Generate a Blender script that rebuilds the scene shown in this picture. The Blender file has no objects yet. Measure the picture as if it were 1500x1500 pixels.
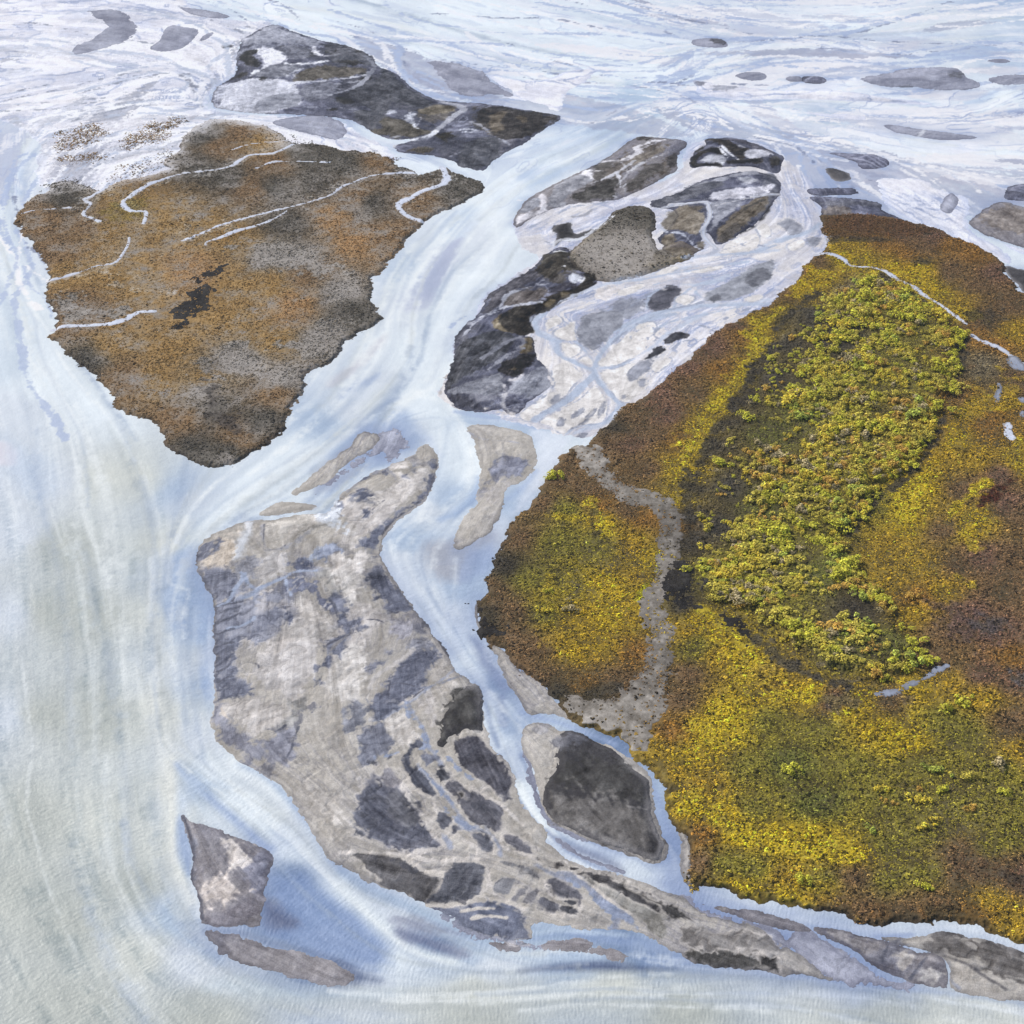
# A braided glacial river seen from a small aircraft: milky water, silt flats, sand bars, two vegetated islands.
import bpy, math
import numpy as np
from mathutils import Vector
Q = 1.0                      # mesh density
rng = np.random.default_rng(7)
C = bpy.context.scene.collection
# ------------------------------------------------------------------ camera geometry (metres)
CAM_H = 300.0; PITCH = math.radians(37.0); HALF = math.radians(20.0); T = math.tan(HALF)
cp, sp_ = math.cos(PITCH), math.sin(PITCH)
def ground(px, py):          # survey chart (1500 units a side) -> ground metres
    px = np.asarray(px, float); py = np.asarray(py, float)
    nx = (px-750)/750*T; ny = (750-py)/750*T
    dz = -sp_ + ny*cp; dy = cp + ny*sp_
    t = CAM_H/np.maximum(-dz, 1e-3)
    return nx*t, dy*t
def chart(x, y):             # ground metres -> survey chart
    d = y*cp + CAM_H*sp_; up = y*sp_ - CAM_H*cp
    return 750 + 750*(x/d)/T, 750 - 750*(up/d)/T
def mpp(px, py):             # metres per chart unit, across
    x, y = ground(px, py); return (y*cp + CAM_H*sp_)*T/750
# ------------------------------------------------------------------ ground grid: fine near, coarser with distance
v = np.concatenate([np.linspace(1640, 1523, int(40*Q), False), np.linspace(1523, -20, int(1460*Q), False), np.linspace(-20, -130, int(42*Q))])
_, ys = ground(np.full(len(v), 750.0), v)
ext = []; yy = ys[-1]; st = ys[-1]-ys[-2]
while yy < 9000:
    st *= 1.13; yy += st; ext.append(yy)
ys = np.concatenate([ys, ext]); NR = len(ys)
us = np.concatenate([np.linspace(-1.36, -1.03, int(105*Q), False), np.linspace(-1.03, 1.03, int(1450*Q), False), np.linspace(1.03, 1.36, int(106*Q))]); NC = len(us)
KY = (ys*cp + CAM_H*sp_)*T                       # half width of the strip at each row
X = us[None, :]*KY[:, None]; Y = np.repeat(ys[:, None], NC, 1)
PX, PY = chart(X, Y)
MP = np.repeat((KY/750)[:, None], NC, 1)         # metres per chart unit
def sample(F, x, y):
    i = np.interp(y, ys, np.arange(NR)); k = (y*cp + CAM_H*sp_)*T
    j = np.interp(x/k, us, np.arange(NC))
    i0 = np.clip(i.astype(int), 0, NR-2); j0 = np.clip(j.astype(int), 0, NC-2)
    fi = i-i0; fj = j-j0
    if F.ndim == 3: fi = fi[:, None]; fj = fj[:, None]
    return (F[i0, j0]*(1-fi)*(1-fj) + F[i0+1, j0]*fi*(1-fj) + F[i0, j0+1]*(1-fi)*fj + F[i0+1, j0+1]*fi*fj)
# ------------------------------------------------------------------ noise
def vnoise(x, y, seed):
    P = np.random.default_rng(seed).random((256, 256)).astype(np.float32)
    x0 = np.floor(x).astype(np.int64); y0 = np.floor(y).astype(np.int64)
    fx = (x-x0).astype(np.float32); fy = (y-y0).astype(np.float32)
    fx = fx*fx*fx*(fx*(fx*6-15)+10); fy = fy*fy*fy*(fy*(fy*6-15)+10)
    a = x0 & 255; b = (x0+1) & 255; c = y0 & 255; d = (y0+1) & 255
    return P[a, c]*(1-fx)*(1-fy) + P[b, c]*fx*(1-fy) + P[a, d]*(1-fx)*fy + P[b, d]*fx*fy
def fbm(x, y, scale, octv, seed, gain=.55):
    o = 0; a = 1; s = 0; ca, sa = math.cos(.6), math.sin(.6)
    u = x/scale; w = y/scale
    for k in range(octv):
        o = o + a*(vnoise(u+17.3*k, w+5.1*k, seed+k)-.5); s += a; a *= gain
        u, w = (u*ca-w*sa)*2.03, (u*sa+w*ca)*2.03
    return (o/s*2.0).astype(np.float32)          # about -1..1
F0 = fbm(X, Y, 70, 4, 11); F1 = fbm(X, Y, 26, 4, 21); F2 = fbm(X, Y, 9, 4, 31); F3 = fbm(X, Y, 3.2, 3, 41); F4 = fbm(X, Y, 1.1, 2, 51)
R1 = 1-np.abs(fbm(X+6*F2, Y+6*F1, 13, 4, 61))*3.0          # ridged: rills and little ridges
R3 = 1-np.abs(fbm(X+2.5*F3+1.5*F2, Y+2.5*F3, 4.5, 3, 81))*3.0
R2 = 1-np.abs(fbm(X+3*F3, Y+3*F2, 34, 5, 71))*3.2
def sst(a, b, x):
    t = np.clip((x-a)/(b-a), 0, 1); return t*t*(3-2*t)
# ------------------------------------------------------------------ chart strings: letter = map sheet, then sheet units
SHEET = dict(A=(0,0), B=(500,0), C=(1000,0), D=(0,350), E=(500,350), F=(1000,350), G=(0,700), H=(500,700), I=(1000,700),
             J=(0,1100), K=(500,1100), L=(1000,1100))
FINE = dict(P=(280,740), Q=(280,930), R=(460,640), S=(460,830), T=(530,1030), U=(500,1210), V=(720,1210))
ZK = 250/1092; FINE = {k: v+(1/6,) for k, v in FINE.items()}
FINE.update(M=(640,380,ZK), N=(760,460,ZK), O=(900,340,ZK), W=(960,190,ZK), Y=(740,190,ZK), Z=(320,20,ZK), BA=(560,70,ZK), BB=(1000,80,2*ZK))
def parse(s):
    if not isinstance(s, str): return np.asarray(s, float)
    o = (0, 0); k = 1.0; out = []
    for t in s.split():
        if t.isalpha():
            if t == 'X': o, k = (0, 0), 1.0
            elif t in FINE: o, k = FINE[t][:2], FINE[t][2]
            else: o, k = SHEET[t], 1/3
        else:
            a, b = t.split(','); out.append((o[0]+float(a)*k, o[1]+float(b)*k))
    return np.array(out)
def smooth(p, closed, n=3):
    m = len(p)
    if m < 3: return p
    out = []
    for i in range(m if closed else m-1):
        g = (lambda k: p[k % m]) if closed else (lambda k: p[min(max(k, 0), m-1)])
        a, b, c, d = g(i-1), g(i), g(i+1), g(i+2)
        for q in range(n):
            t = q/n
            out.append(.5*((2*b)+(c-a)*t+(2*a-5*b+4*c-d)*t*t+(3*b-a-3*c+d)*t**3))
    if not closed: out.append(p[-1])
    return np.array(out)
def field(shape, closed=True, margin=6.0, stride=2, sm=3):
    """signed distance in metres (inside positive) of a chart outline, or minus the distance to a chart line, on a window of the grid"""
    p = parse(shape) if isinstance(shape, str) else np.asarray(shape, float)
    p = smooth(p, closed, sm)
    wx, wy = ground(p[:, 0], p[:, 1])
    r0 = max(np.searchsorted(ys, wy.min()-margin)-2, 0); r1 = min(np.searchsorted(ys, wy.max()+margin)+3, NR)
    ka, kb = KY[r0], KY[r1-1]
    lo = min((wx.min()-margin)/ka, (wx.min()-margin)/kb); hi = max((wx.max()+margin)/ka, (wx.max()+margin)/kb)
    c0 = max(np.searchsorted(us, lo)-2, 0); c1 = min(np.searchsorted(us, hi)+3, NC)
    if r1-r0 < 3 or c1-c0 < 3: return None
    ri = np.unique(np.append(np.arange(r0, r1, stride), r1-1)); ci = np.unique(np.append(np.arange(c0, c1, stride), c1-1))
    x = X[np.ix_(ri, ci)]; y = Y[np.ix_(ri, ci)]
    d2 = np.full(x.shape, 1e12); ins = np.zeros(x.shape, bool)
    n = len(wx)
    for i in range(n if closed else n-1):
        ax, ay = wx[i], wy[i]; bx, by = wx[(i+1) % n], wy[(i+1) % n]
        ex, ey = bx-ax, by-ay; L = ex*ex+ey*ey+1e-12
        t = np.clip(((x-ax)*ex+(y-ay)*ey)/L, 0, 1)
        np.minimum(d2, (x-ax-ex*t)**2+(y-ay-ey*t)**2, out=d2)
        if closed and ay != by:
            ins ^= ((ay > y) != (by > y)) & (x < (bx-ax)*(y-ay)/(by-ay)+ax)
    d = np.sqrt(d2); s = np.where(ins, d, -d) if closed else -d
    if stride > 1:                                # linear upsampling back to the full window
        rr = np.arange(r0, r1); cc = np.arange(c0, c1)
        a = np.searchsorted(ri, rr, 'right')-1; a = np.clip(a, 0, len(ri)-2); fa = (rr-ri[a])/(ri[a+1]-ri[a])
        s = s[a]*(1-fa)[:, None]+s[a+1]*fa[:, None]
        b = np.searchsorted(ci, cc, 'right')-1; b = np.clip(b, 0, len(ci)-2); fb = (cc-ci[b])/(ci[b+1]-ci[b])
        s = s[:, b]*(1-fb)[None]+s[:, b+1]*fb[None]
    return (slice(r0, r1), slice(c0, c1)), s.astype(np.float32)
def rbf(pts, p=1.7, eps=14.0, warp=14.0):         # smooth map of control colours
    st = 6
    ri = np.unique(np.append(np.arange(0, NR, st), NR-1)); ci = np.unique(np.append(np.arange(0, NC, st), NC-1))
    g = np.ix_(ri, ci)
    x = PX[g]+warp*F1[g]; y = PY[g]+warp*.7*F2[g]
    num = np.zeros(x.shape+(3,)); den = np.zeros(x.shape)
    for a, b, c in pts:
        w = 1/((x-a)**2+(1.5*(y-b))**2+eps*eps)**p
        num += w[..., None]*np.array(c, float); den += w
    v = num/den[..., None]
    a = np.clip(np.searchsorted(ri, np.arange(NR), 'right')-1, 0, len(ri)-2); fa = (np.arange(NR)-ri[a])/(ri[a+1]-ri[a])
    v = v[a]*(1-fa)[:, None, None]+v[a+1]*fa[:, None, None]
    b = np.clip(np.searchsorted(ci, np.arange(NC), 'right')-1, 0, len(ci)-2); fb = (np.arange(NC)-ci[b])/(ci[b+1]-ci[b])
    return (v[:, b]*(1-fb)[None, :, None]+v[:, b+1]*fb[None, :, None]).astype(np.float32)
def ctrl(s, pal):
    out = []
    for t in s.split():
        a, b, c = t.split(','); out.append((float(a), float(b), pal[c]))
    return out
def lin(c):
    c = np.clip(np.asarray(c, np.float32)/255.0, 0, 1)
    return np.where(c <= .04045, c/12.92, ((c+.055)/1.055)**2.4)
# ------------------------------------------------------------------ flow of the water: streaks follow the channels
FLOW = ["X 250,-20 420,15 560,50 700,85 850,115 960,130 1020,145", "X 520,70 580,105 640,140 740,155 820,170",
 "X 1020,145 940,175 860,215 780,255 725,290 680,330 630,390 600,450 590,520 540,590 440,670 340,745 280,810 250,880",
 "X 1000,165 900,235 800,300 750,350 720,410 670,460 640,540 610,575", "X 700,440 640,540 660,600 690,660 690,710 640,750 590,790 590,840 630,910 680,980 720,1040 750,1110 780,1180 830,1235 950,1285 1100,1330 1200,1355 1320,1365 1420,1358 1500,1385 1600,1420",
 "X 30,200 10,300 20,380 60,480 130,580 190,680 220,790 220,900 225,1050 240,1200 270,1320 350,1410 480,1455 700,1460 1000,1440 1200,1450 1400,1475 1600,1500",
 "X -20,300 -10,500 30,650 60,800 70,950 80,1100 100,1250 160,1400 260,1520", "X 120,700 140,850 150,1000 160,1150 190,1290 260,1390 400,1470 600,1500 900,1490",
 "X 262,1100 330,1150 410,1210 480,1280 540,1350 600,1400 700,1425 850,1420 960,1415", "X 300,1000 330,1110 400,1160 460,1230 510,1290 580,1325 650,1360 720,1390 850,1395 1000,1410",
 "X 310,1360 420,1370 500,1420 600,1440", "X 840,645 790,700 750,760 720,820 700,880 710,940 750,1000 800,1055 870,1075 930,1110 960,1150 965,1200 985,1250 980,1280",
 "X 1020,150 1150,148 1300,155 1420,150 1500,130 1600,120", "X 1030,150 1120,190 1250,205 1400,225 1550,235", "X 1040,125 1150,100 1300,95 1420,80 1550,70",
 "X 880,0 1000,30 1100,45 1180,50 1300,40 1450,20 1600,0", "X 1180,50 1100,70 1020,100 960,120", "X 1180,55 1300,75 1450,70 1600,90", "X 1100,190 1250,225 1350,270 1440,330 1520,390",
 "X 1160,220 1170,280 1190,330 1150,370 1060,395 950,410 870,430 800,450 770,470", "X 1190,350 1120,420 1020,480 950,540 900,600 860,640", "X 1000,240 960,280 880,310 800,345 760,350",
 "X 620,620 680,612 780,622 830,640", "X 800,460 860,520 900,580 905,600", "X 560,620 520,690 470,740 400,760", "X 640,760 610,700 560,690 490,740",
 "X -20,60 100,70 230,90 320,120 310,160 200,170 90,200 40,260", "X 0,20 150,15 260,30 350,60", "X 360,60 320,120 320,160 450,165 540,195 600,215 700,258", "X 0,150 120,130 250,105",
 "X 360,780 400,850 380,950 340,1060", "X 500,700 470,800 500,900 520,1000 540,1100", "X 620,900 560,1000 560,1080", "X 560,1100 600,1160 660,1220 740,1260 850,1290 950,1330 1030,1390",
 "X 520,1250 620,1270 720,1270 830,1320 900,1350", "X 560,780 600,880 660,980 700,1040", "X 640,640 630,700 560,780", "X 680,560 720,500 800,420 860,380", "X 690,600 760,560 780,500", "X 1050,1330 1120,1370 1200,1420",
 "X 1190,1360 1250,1400 1330,1430 1500,1455", "X 1180,1365 1230,1430", "X 430,60 500,110 580,150 680,190 780,180", "X 950,300 1020,280 1100,270 1130,290 1080,340", "X 820,290 900,255 980,215"]
st = 8
gri = np.unique(np.append(np.arange(0, NR, st), NR-1)); gci = np.unique(np.append(np.arange(0, NC, st), NC-1)); gg = np.ix_(gri, gci)
fx_, fy_, fd_ = [], [], []
for s in FLOW:
    p = smooth(parse(s), False, 4); a, b = ground(p[:, 0], p[:, 1])
    th = np.arctan2(np.diff(b), np.diff(a)); fx_.append((p[1:, 0]+p[:-1, 0])/2); fy_.append((p[1:, 1]+p[:-1, 1])/2); fd_.append(th)
fx_ = np.concatenate(fx_); fy_ = np.concatenate(fy_); fd_ = np.concatenate(fd_)
cx = PX[gg]; cy = PY[gg]; c2 = np.zeros(cx.shape); s2 = np.zeros(cx.shape); wn = np.zeros(cx.shape)
for a, b, t in zip(fx_, fy_, fd_):
    w = 1/((cx-a)**2+(1.6*(cy-b))**2+60)**1.6
    c2 += w*math.cos(2*t); s2 += w*math.sin(2*t); wn += w
def up8(v):
    a = np.clip(np.searchsorted(gri, np.arange(NR), 'right')-1, 0, len(gri)-2); fa = (np.arange(NR)-gri[a])/(gri[a+1]-gri[a])
    v = v[a]*(1-fa)[:, None]+v[a+1]*fa[:, None]
    b = np.clip(np.searchsorted(gci, np.arange(NC), 'right')-1, 0, len(gci)-2); fb = (np.arange(NC)-gci[b])/(gci[b+1]-gci[b])
    return v[:, b]*(1-fb)[None]+v[:, b+1]*fb[None]
TH = (0.5*np.arctan2(up8(s2/wn), up8(c2/wn))+.16*F1).astype(np.float32)
vx = np.cos(TH); vy = np.sin(TH)
dYdi = np.gradient(ys); di = vy/dYdi[:, None]; du = np.gradient(us)[None, :]
dj = (vx-us[None]*(cp*T)*vy)/KY[:, None]/du
n_ = np.sqrt(di*di+dj*dj)+1e-9; di = (di/n_).astype(np.float32); dj = (dj/n_).astype(np.float32)
def blur(a, k):
    for ax in (0, 1):
        c = np.cumsum(np.concatenate([np.repeat(np.take(a, [0], ax), k+1, ax), a, np.repeat(np.take(a, [-1], ax), k, ax)], ax), ax)
        n = a.shape[ax]
        a = (np.take(c, np.arange(2*k+1, 2*k+1+n), ax)-np.take(c, np.arange(0, n), ax))/(2*k+1)
    return a
DI, DJ = di, dj
ni = np.cos(TH)/dYdi[:, None]; nj = (-np.sin(TH)-us[None]*(cp*T)*np.cos(TH))/KY[:, None]/du; n_ = np.sqrt(ni*ni+nj*nj)+1e-9; ni = (ni/n_).astype(np.float32); nj = (nj/n_).astype(np.float32)
w0 = rng.standard_normal((NR, NC)).astype(np.float32)
w1 = blur(rng.standard_normal((NR, NC)).astype(np.float32), 2); w1 /= w1.std()
w2 = blur(blur(rng.standard_normal((NR, NC)).astype(np.float32), 5), 5); w2 /= w2.std()
def lic(fields, steps, h, di=None, dj=None):
    di = DI if di is None else di; dj = DJ if dj is None else dj
    out = [f.copy() for f in fields]
    for sgn in (1, -1):
        pi = np.repeat(np.arange(NR, dtype=np.float32)[:, None], NC, 1); pj = np.repeat(np.arange(NC, dtype=np.float32)[None], NR, 0)
        li, lj = di*sgn, dj*sgn
        for k in range(steps):
            pi += li*h; pj += lj*h
            ii = np.clip(pi+.5, 0, NR-1).astype(np.int32); jj = np.clip(pj+.5, 0, NC-1).astype(np.int32)
            fl = ii*NC+jj
            for f, o in zip(fields, out): o += f.ravel()[fl]
            a = di.ravel()[fl]; b = dj.ravel()[fl]
            s = np.where(a*li+b*lj < 0, -1, 1).astype(np.float32); li = a*s; lj = b*s
    return [o/o.std() for o in out]
S0, S1_, S2 = lic([w0, w1, w2], int(19*Q), 1.5)     # fine, medium and broad streaks (unit variance)
wf = blur(w0, 1); wf = wf-blur(wf, 3); RIP, = lic([wf/wf.std()], 4, 1.1, ni, nj)       # wavelets with crests across the current
del w0
w3 = blur(blur(rng.standard_normal((NR, NC)).astype(np.float32), 3), 3); w3 /= w3.std()
S3, = lic([w3], 22, 3.2)                            # long threads
w4 = blur(blur(rng.standard_normal((NR, NC)).astype(np.float32), 8), 8); w4 /= w4.std()
S4, = lic([w4], 18, 5.0)                            # long plates
def contour(v, step, seed):
    """distance (in grid cells) to the nearest level line of a field, and a random tone for each band: threads and plates of silt"""
    f = v/step; fr = f-np.floor(f); gi, gj = np.gradient(v)
    d = np.minimum(fr, 1-fr)*step/(np.hypot(gi, gj)+1e-4)
    tone = np.random.default_rng(seed).uniform(-1, 1, 512)[(np.floor(f).astype(int)+256) & 511]
    return d.astype(np.float32), tone.astype(np.float32)
T1, P1 = contour(.40*S4+.10*S3+.45*F1+.2*F2, .40, 5); T2, P2 = contour(.40*S3+.35*F2+.2*F3, .55, 6)
T0, P0 = contour(.42*S4+.12*S3+.25*F1, .36, 9); P0 = blur(P0, 1)
hi = sst(420, 180, PY).astype(np.float32)
T1 = T1*(1-hi)+T0*hi; P1 = P1*(1-hi)+P0*hi; T2 = T2+hi*1.2
P1 = blur(P1, 1); P2 = blur(P2, 1)
# ------------------------------------------------------------------ colour of the water: how much rock flour it carries
WP = dict(w=(219,229,239), c=(201,206,204), e=(177,183,181), u=(168,186,211), n=(203,212,225), v=(116,136,170), l=(222,226,240), x=(112,130,168))
WATER = """100,20,n 350,10,w 500,20,w 650,40,w 560,60,n 640,80,w 740,90,w 700,110,n 850,110,w 950,130,w 1010,145,w 900,180,u 960,150,n 840,220,n 880,200,u 800,240,w
760,280,w 840,270,n 780,300,u 740,330,w 700,340,n 690,300,w 650,370,n 620,400,u 700,420,w 590,450,n 660,470,w 600,520,w 560,560,n 620,570,w 520,600,n 470,620,u 530,660,u 600,640,n
440,670,w 380,720,w 330,760,w 280,730,n 260,720,u 200,700,c 240,800,c 150,600,w 60,450,w 20,400,n 20,300,n 60,560,w 20,600,n 20,700,n 80,700,n 150,700,c 30,780,n 100,800,e 10,900,n
70,900,e 150,900,e 220,900,c 270,820,u 265,890,v 285,920,u 290,980,n 300,1000,u 10,1050,n 60,1050,e 150,1050,e 230,1050,c 290,1080,n 250,1150,c 310,1130,w 350,1180,w 290,1150,u
150,1200,c 60,1200,e 10,1300,e 100,1350,e 200,1300,e 255,1330,u 250,1250,c 300,1400,n 200,1400,c 100,1470,e 300,1480,e 420,1290,v 470,1330,u 400,1340,v 420,1240,w 500,1310,w
540,1370,w 600,1400,w 480,1380,n 460,1420,v 520,1440,n 550,1300,n 600,1340,n 640,1380,v 660,1350,n 700,1400,u 720,1415,n 800,1370,u 900,1380,v 850,1400,u 960,1390,u 950,1410,v
700,1450,c 900,1440,c 700,1490,e 1000,1480,e 1200,1460,c 1400,1480,c 1300,1490,e 1480,1490,c 1250,1420,v 1200,1390,u 1180,1370,n 640,600,w 670,640,w 690,690,w 660,730,u 620,750,n 590,790,u
580,820,n 620,870,n 650,900,n 680,860,u 700,840,u 720,780,n 760,740,u 790,690,n 810,650,w 780,625,u 690,610,u 650,930,w 690,960,w 700,990,w 730,950,u 740,1000,v 720,1040,w 760,1060,u
750,1100,w 770,1160,w 800,1210,w 840,1240,n 900,1265,w 960,1290,w 1100,1330,w 1300,1365,w 1450,1365,w 900,1090,v 960,1160,u 970,1200,u 985,1240,v 1100,20,n 1250,40,w 1400,30,n
1480,8,u 1150,70,n 1300,80,n 1450,80,u 1100,100,n 1250,100,l 1400,90,n 1100,150,w 1250,150,w 1450,140,w 1350,160,n 1200,180,u 1100,180,n 1300,180,l 1450,190,n 1300,220,w 1200,210,n
1450,230,w 1170,260,w 1300,260,l 1280,290,n 1400,260,n 1350,310,l 1430,330,w 1480,370,w 1480,280,n 1420,220,l 1200,125,l"""
WC = rbf(ctrl(WATER, WP))
WC += (sst(620, 260, PY))[..., None]*np.array((13, 11, 8), np.float32)
TAN = np.array((206,201,198), np.float32)
def paint(dst, shape, col, kind='poly', w=6, soft=6, a=1.0, n=.35, sm=3, streak=0.0, ring=None):
    """lay one patch of colour into a colour map; widths and softness in chart units"""
    p = parse(shape); m = float(mpp(p[:, 0].mean(), p[:, 1].mean()))
    f = field(shape, kind == 'poly', margin=(w+soft*1.5)*m+2, sm=sm)
    if f is None: return
    win, s = f
    if kind == 'line': s = s+w*m*.5
    s = s+n*((soft*m*1.3+.9)*(.9*F2[win]+.8*F3[win]+.4*F1[win]+.4*F4[win])*1.5)+n*soft*m*streak*S1_[win]*.4
    if dst is LCA and kind == 'poly':             # wet patches drain along rills: feathered, branching margins
        q3 = np.clip(R3[win], 0, 1)-.55; q1 = np.clip(R1[win], 0, 1)-.5
        s = s+n*((soft*m*1.1+.5)*q3*1.5+(soft*m*1.2+.5)*q1*.9+(.5*soft*m+.3)*.5*S1_[win])
    t = (a*sst(-soft*m*.5, soft*m*.5, s)*np.clip(1+n*(.5*F2[win]+.5*F3[win]), .3, 1.1)).clip(0, 1).astype(np.float32)
    c = np.array(col, np.float32)
    if dst is LCA and c[2] > c[0]+8: c = c.mean()+(c-c.mean())*.55
    if ring is not None:                          # pale levee of dry silt around a wet patch
        q = (.75*sst(-5.5*m, -1.5*m, s+1.5*F2[win])*np.clip(.6+1.2*F1[win], 0, 1))[..., None]; A = LA[win][..., None]
        nA = q+A*(1-q); LC[win] = np.where(nA > 1e-4, (np.array(ring, np.float32)*q+LC[win]*(A*(1-q)))/np.maximum(nA, 1e-4), LC[win]); LA[win] = nA[..., 0]
    if dst is LCA:
        A = LA[win]; nA = t+A*(1-t)
        if kind == 'poly': c = c+(15*F2[win]-20*(np.clip(R3[win], 0, 1)-.5)+10*F3[win]+3*S1_[win]-10*(np.clip(R1[win], 0, 1)-.4))[..., None]
        LC[win] = np.where(nA[..., None] > 1e-4, (c*t[..., None]+LC[win]*(A*(1-t))[..., None])/np.maximum(nA, 1e-4)[..., None], LC[win]); LA[win] = nA
    else:
        dst[win] = dst[win]*(1-t[..., None])+c*t[..., None]
LC = np.zeros((NR, NC, 3), np.float32); LA = np.zeros((NR, NC), np.float32); LCA = 'land'
WB = (152,172,202); WD = (114,131,165); WW = (230,237,243); WCR = (227,230,229)
def wl(s, col=WW, w=10, soft=16, a=.8, n=.5): paint(WC, s, col, 'line', w, soft*1.3, a, n*.12, streak=1.5)
def wp(s, col=WB, soft=14, a=.8, n=.5): paint(WC, s, col, 'poly', 0, soft*1.9, a, n*.16, streak=1.5)
# upper reaches: bright threads and bluer shoals between them
wl("X 420,10 520,22 640,55 780,95 900,122 1010,140", WCR, 16, 22, .7); wl("X 500,45 560,95 620,128 700,146 820,168", WW, 9, 12, .8)
wp("B 400,150 700,200 900,260 1000,290 800,330 640,330 500,260", (214,221,236), 14, .6); wp("B 360,265 520,280 640,320 720,380 760,410 640,415 520,400 440,330", (176,182,204), 10, .55)
wp("B 1250,350 1400,390 1490,440 1400,520 1200,560 1040,570 1080,500 1180,420", (172,192,216), 20, .8); wp("B 1000,560 1200,520 1100,640 900,700 780,770 830,660", (198,212,230), 20, .6)
wl("X 1012,150 960,200 880,240 800,290 760,315", WCR, 14, 18, .6); wl("X 950,165 870,215 790,255 735,275", WW, 10, 14, .5)
wl("B 1480,520 1250,630 1120,700 960,790 860,850", (212,220,234), 10, 10, .5)
wp("B 780,760 1000,720 1060,700 960,780 830,830 800,800", (178,196,222), 14, .7); wp("B 540,900 600,930 560,1010 480,1080 380,1180 330,1190 420,1020", (190,206,228), 16, .7)
wp("E 380,60 520,0 500,70 470,150 420,240 370,300 300,320 230,300 240,250 330,170", (170,178,204), 12, .85, .8)
wl("X 650,345 610,400 575,470 565,500", WW, 18, 24, .7); wl("X 740,300 720,380 690,440 655,490 640,560", WW, 20, 24, .6)
wl("X 640,565 560,605 470,660 400,705 340,745 300,790", WW, 14, 16, .9); wl("X 610,575 650,590 675,620 690,660 692,700", WW, 12, 16, .8)
wp("E 0,660 150,595 155,620 80,660 0,710", (160,176,206), 8, .7); wp("E -60,630 60,540 130,470 195,415 200,440 150,500 60,590 -40,650", (196,198,210), 7, .85)
wp("E 100,830 190,760 260,740 330,820 370,890 300,940 200,980 100,1040 0,1110 -60,1120 20,1000", (162,180,210), 14, .85); wl("E 250,700 150,750 60,830", (150,166,196), 6, 8, .6)
wl("E 290,860 330,840 370,870 430,950", (196,208,228), 10, 14, .6)
# top right
for s in ("C 0,430 120,470 300,470 600,445 900,460 1150,480 1350,440 1500,390", "C 60,520 200,580 400,630 650,655 900,660 1200,680 1500,640", "C 300,20 450,100 600,140 800,120 1000,80 1200,60 1500,90",
          "C 0,330 200,270 400,215 650,190 900,190 1200,170 1500,150", "C 600,190 500,210 300,240 150,280 20,310", "C 400,490 600,540 850,560 1000,610 1200,640", "C 60,70 250,60 450,110", "C 560,140 650,180 640,190 560,210"):
    wl(s, WCR, 5, 9, .75)
for s in ("C 620,470 800,470 1050,500 900,520 700,500", "C 80,500 250,530 500,580 800,610 600,620 300,590 120,560", "C 520,120 620,110 760,120 620,130", "C 700,160 900,140 1200,150 1000,175 750,185", "C 1050,250 1300,200 1500,190 1500,240 1250,260", "C 950,10 1200,0 1500,-10 1500,40 1250,20",
          "C 800,740 950,780 980,850 960,910 900,860 820,800", "C 60,480 130,520 90,560 20,540", "C 1000,430 1200,460 1400,380 1300,470 1100,490"):
    wp(s, (176,194,222), 8, .6, .8)
for s in ("C 150,300 400,270 650,280 850,290 700,310 400,300", "C 900,190 1050,180 1000,220 850,230", "C 640,60 750,70 720,100 620,80", "C 1250,300 1450,290 1500,320 1350,330", "C 1000,390 1250,400 1340,400 1250,440 1000,430", "C 1300,500 1500,480 1500,540 1400,545",
          "C 300,110 420,150 590,175 450,190 200,170", "C 780,790 900,800 960,840 900,850"):
    wp(s, (220,217,225), 7, .75, .9)
# left river: cream heart, bluish margins, dark drifting boils
wl("X 262,770 238,830 225,900 232,1000 242,1100 252,1180 258,1260 275,1330", WCR, 34, 40, .7); wl("X 250,1330 310,1410 400,1455 520,1470 700,1465 900,1450 1100,1440", (203,208,206), 34, 40, .6)
for s in ("X 100,760 112,880 118,1000 126,1100", "X 160,720 172,850 182,1000 186,1090", "X 75,780 90,900 98,960", "X 60,1150 62,1250 90,1330 130,1400", "X 190,1080 196,1200 210,1290 240,1380", "X 20,1260 50,1350 90,1420"):
    paint(WC, s, (164,172,172), 'line', 13, 24, .28, .8)
wp("D -20,900 30,890 70,930 70,980 30,1000 -20,980", (228,220,228), 8, .8); wp("D 60,880 200,980 240,1090 180,1140 60,1050 0,1010 0,860", (184,200,224), 24, .5)
wp("G 770,340 850,290 870,400 930,530 940,650 890,720 800,720 740,620 700,540 740,420", (164,184,214), 14, .75); wp("G 740,570 800,580 840,640 870,690 800,700 760,640", (126,148,188), 12, .6); wp("G 870,830 945,800 945,960 900,960 850,900", (150,170,205), 14, .7)
wp("J 770,320 800,285 830,370 845,450 840,570 800,530 770,450", (148,168,202), 7, .9); wl("J 840,560 860,620 880,700 870,725", WW, 9, 8, .9)
wl("J 775,60 850,130 940,220 1020,290 1110,370 1180,430", (128,150,194), 10, 18, .8); wp("J 780,60 850,80 920,180 830,230 790,280 770,180", (186,202,224), 14, .7)
wp("J 1200,560 1330,540 1450,620 1600,720 1700,850 1660,960 1500,940 1330,890 1200,850 1140,770 1170,640", (124,146,188), 22, .85); wp("J 1160,640 1290,730 1300,780 1180,780 1150,720", (92,100,128), 14, .8)
wl("J 900,790 1050,800 1200,850 1350,880 1500,930 1580,990", (104,118,150), 8, 12, .6)
wp("J 900,1040 1060,1000 1300,1050 1560,1060 1740,1070 1500,1090 1200,1080", (186,202,214), 18, .6); wp("J 700,700 740,680 800,780 900,870 980,920 900,890 800,830 720,780", (170,190,214), 14, .8)
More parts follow.
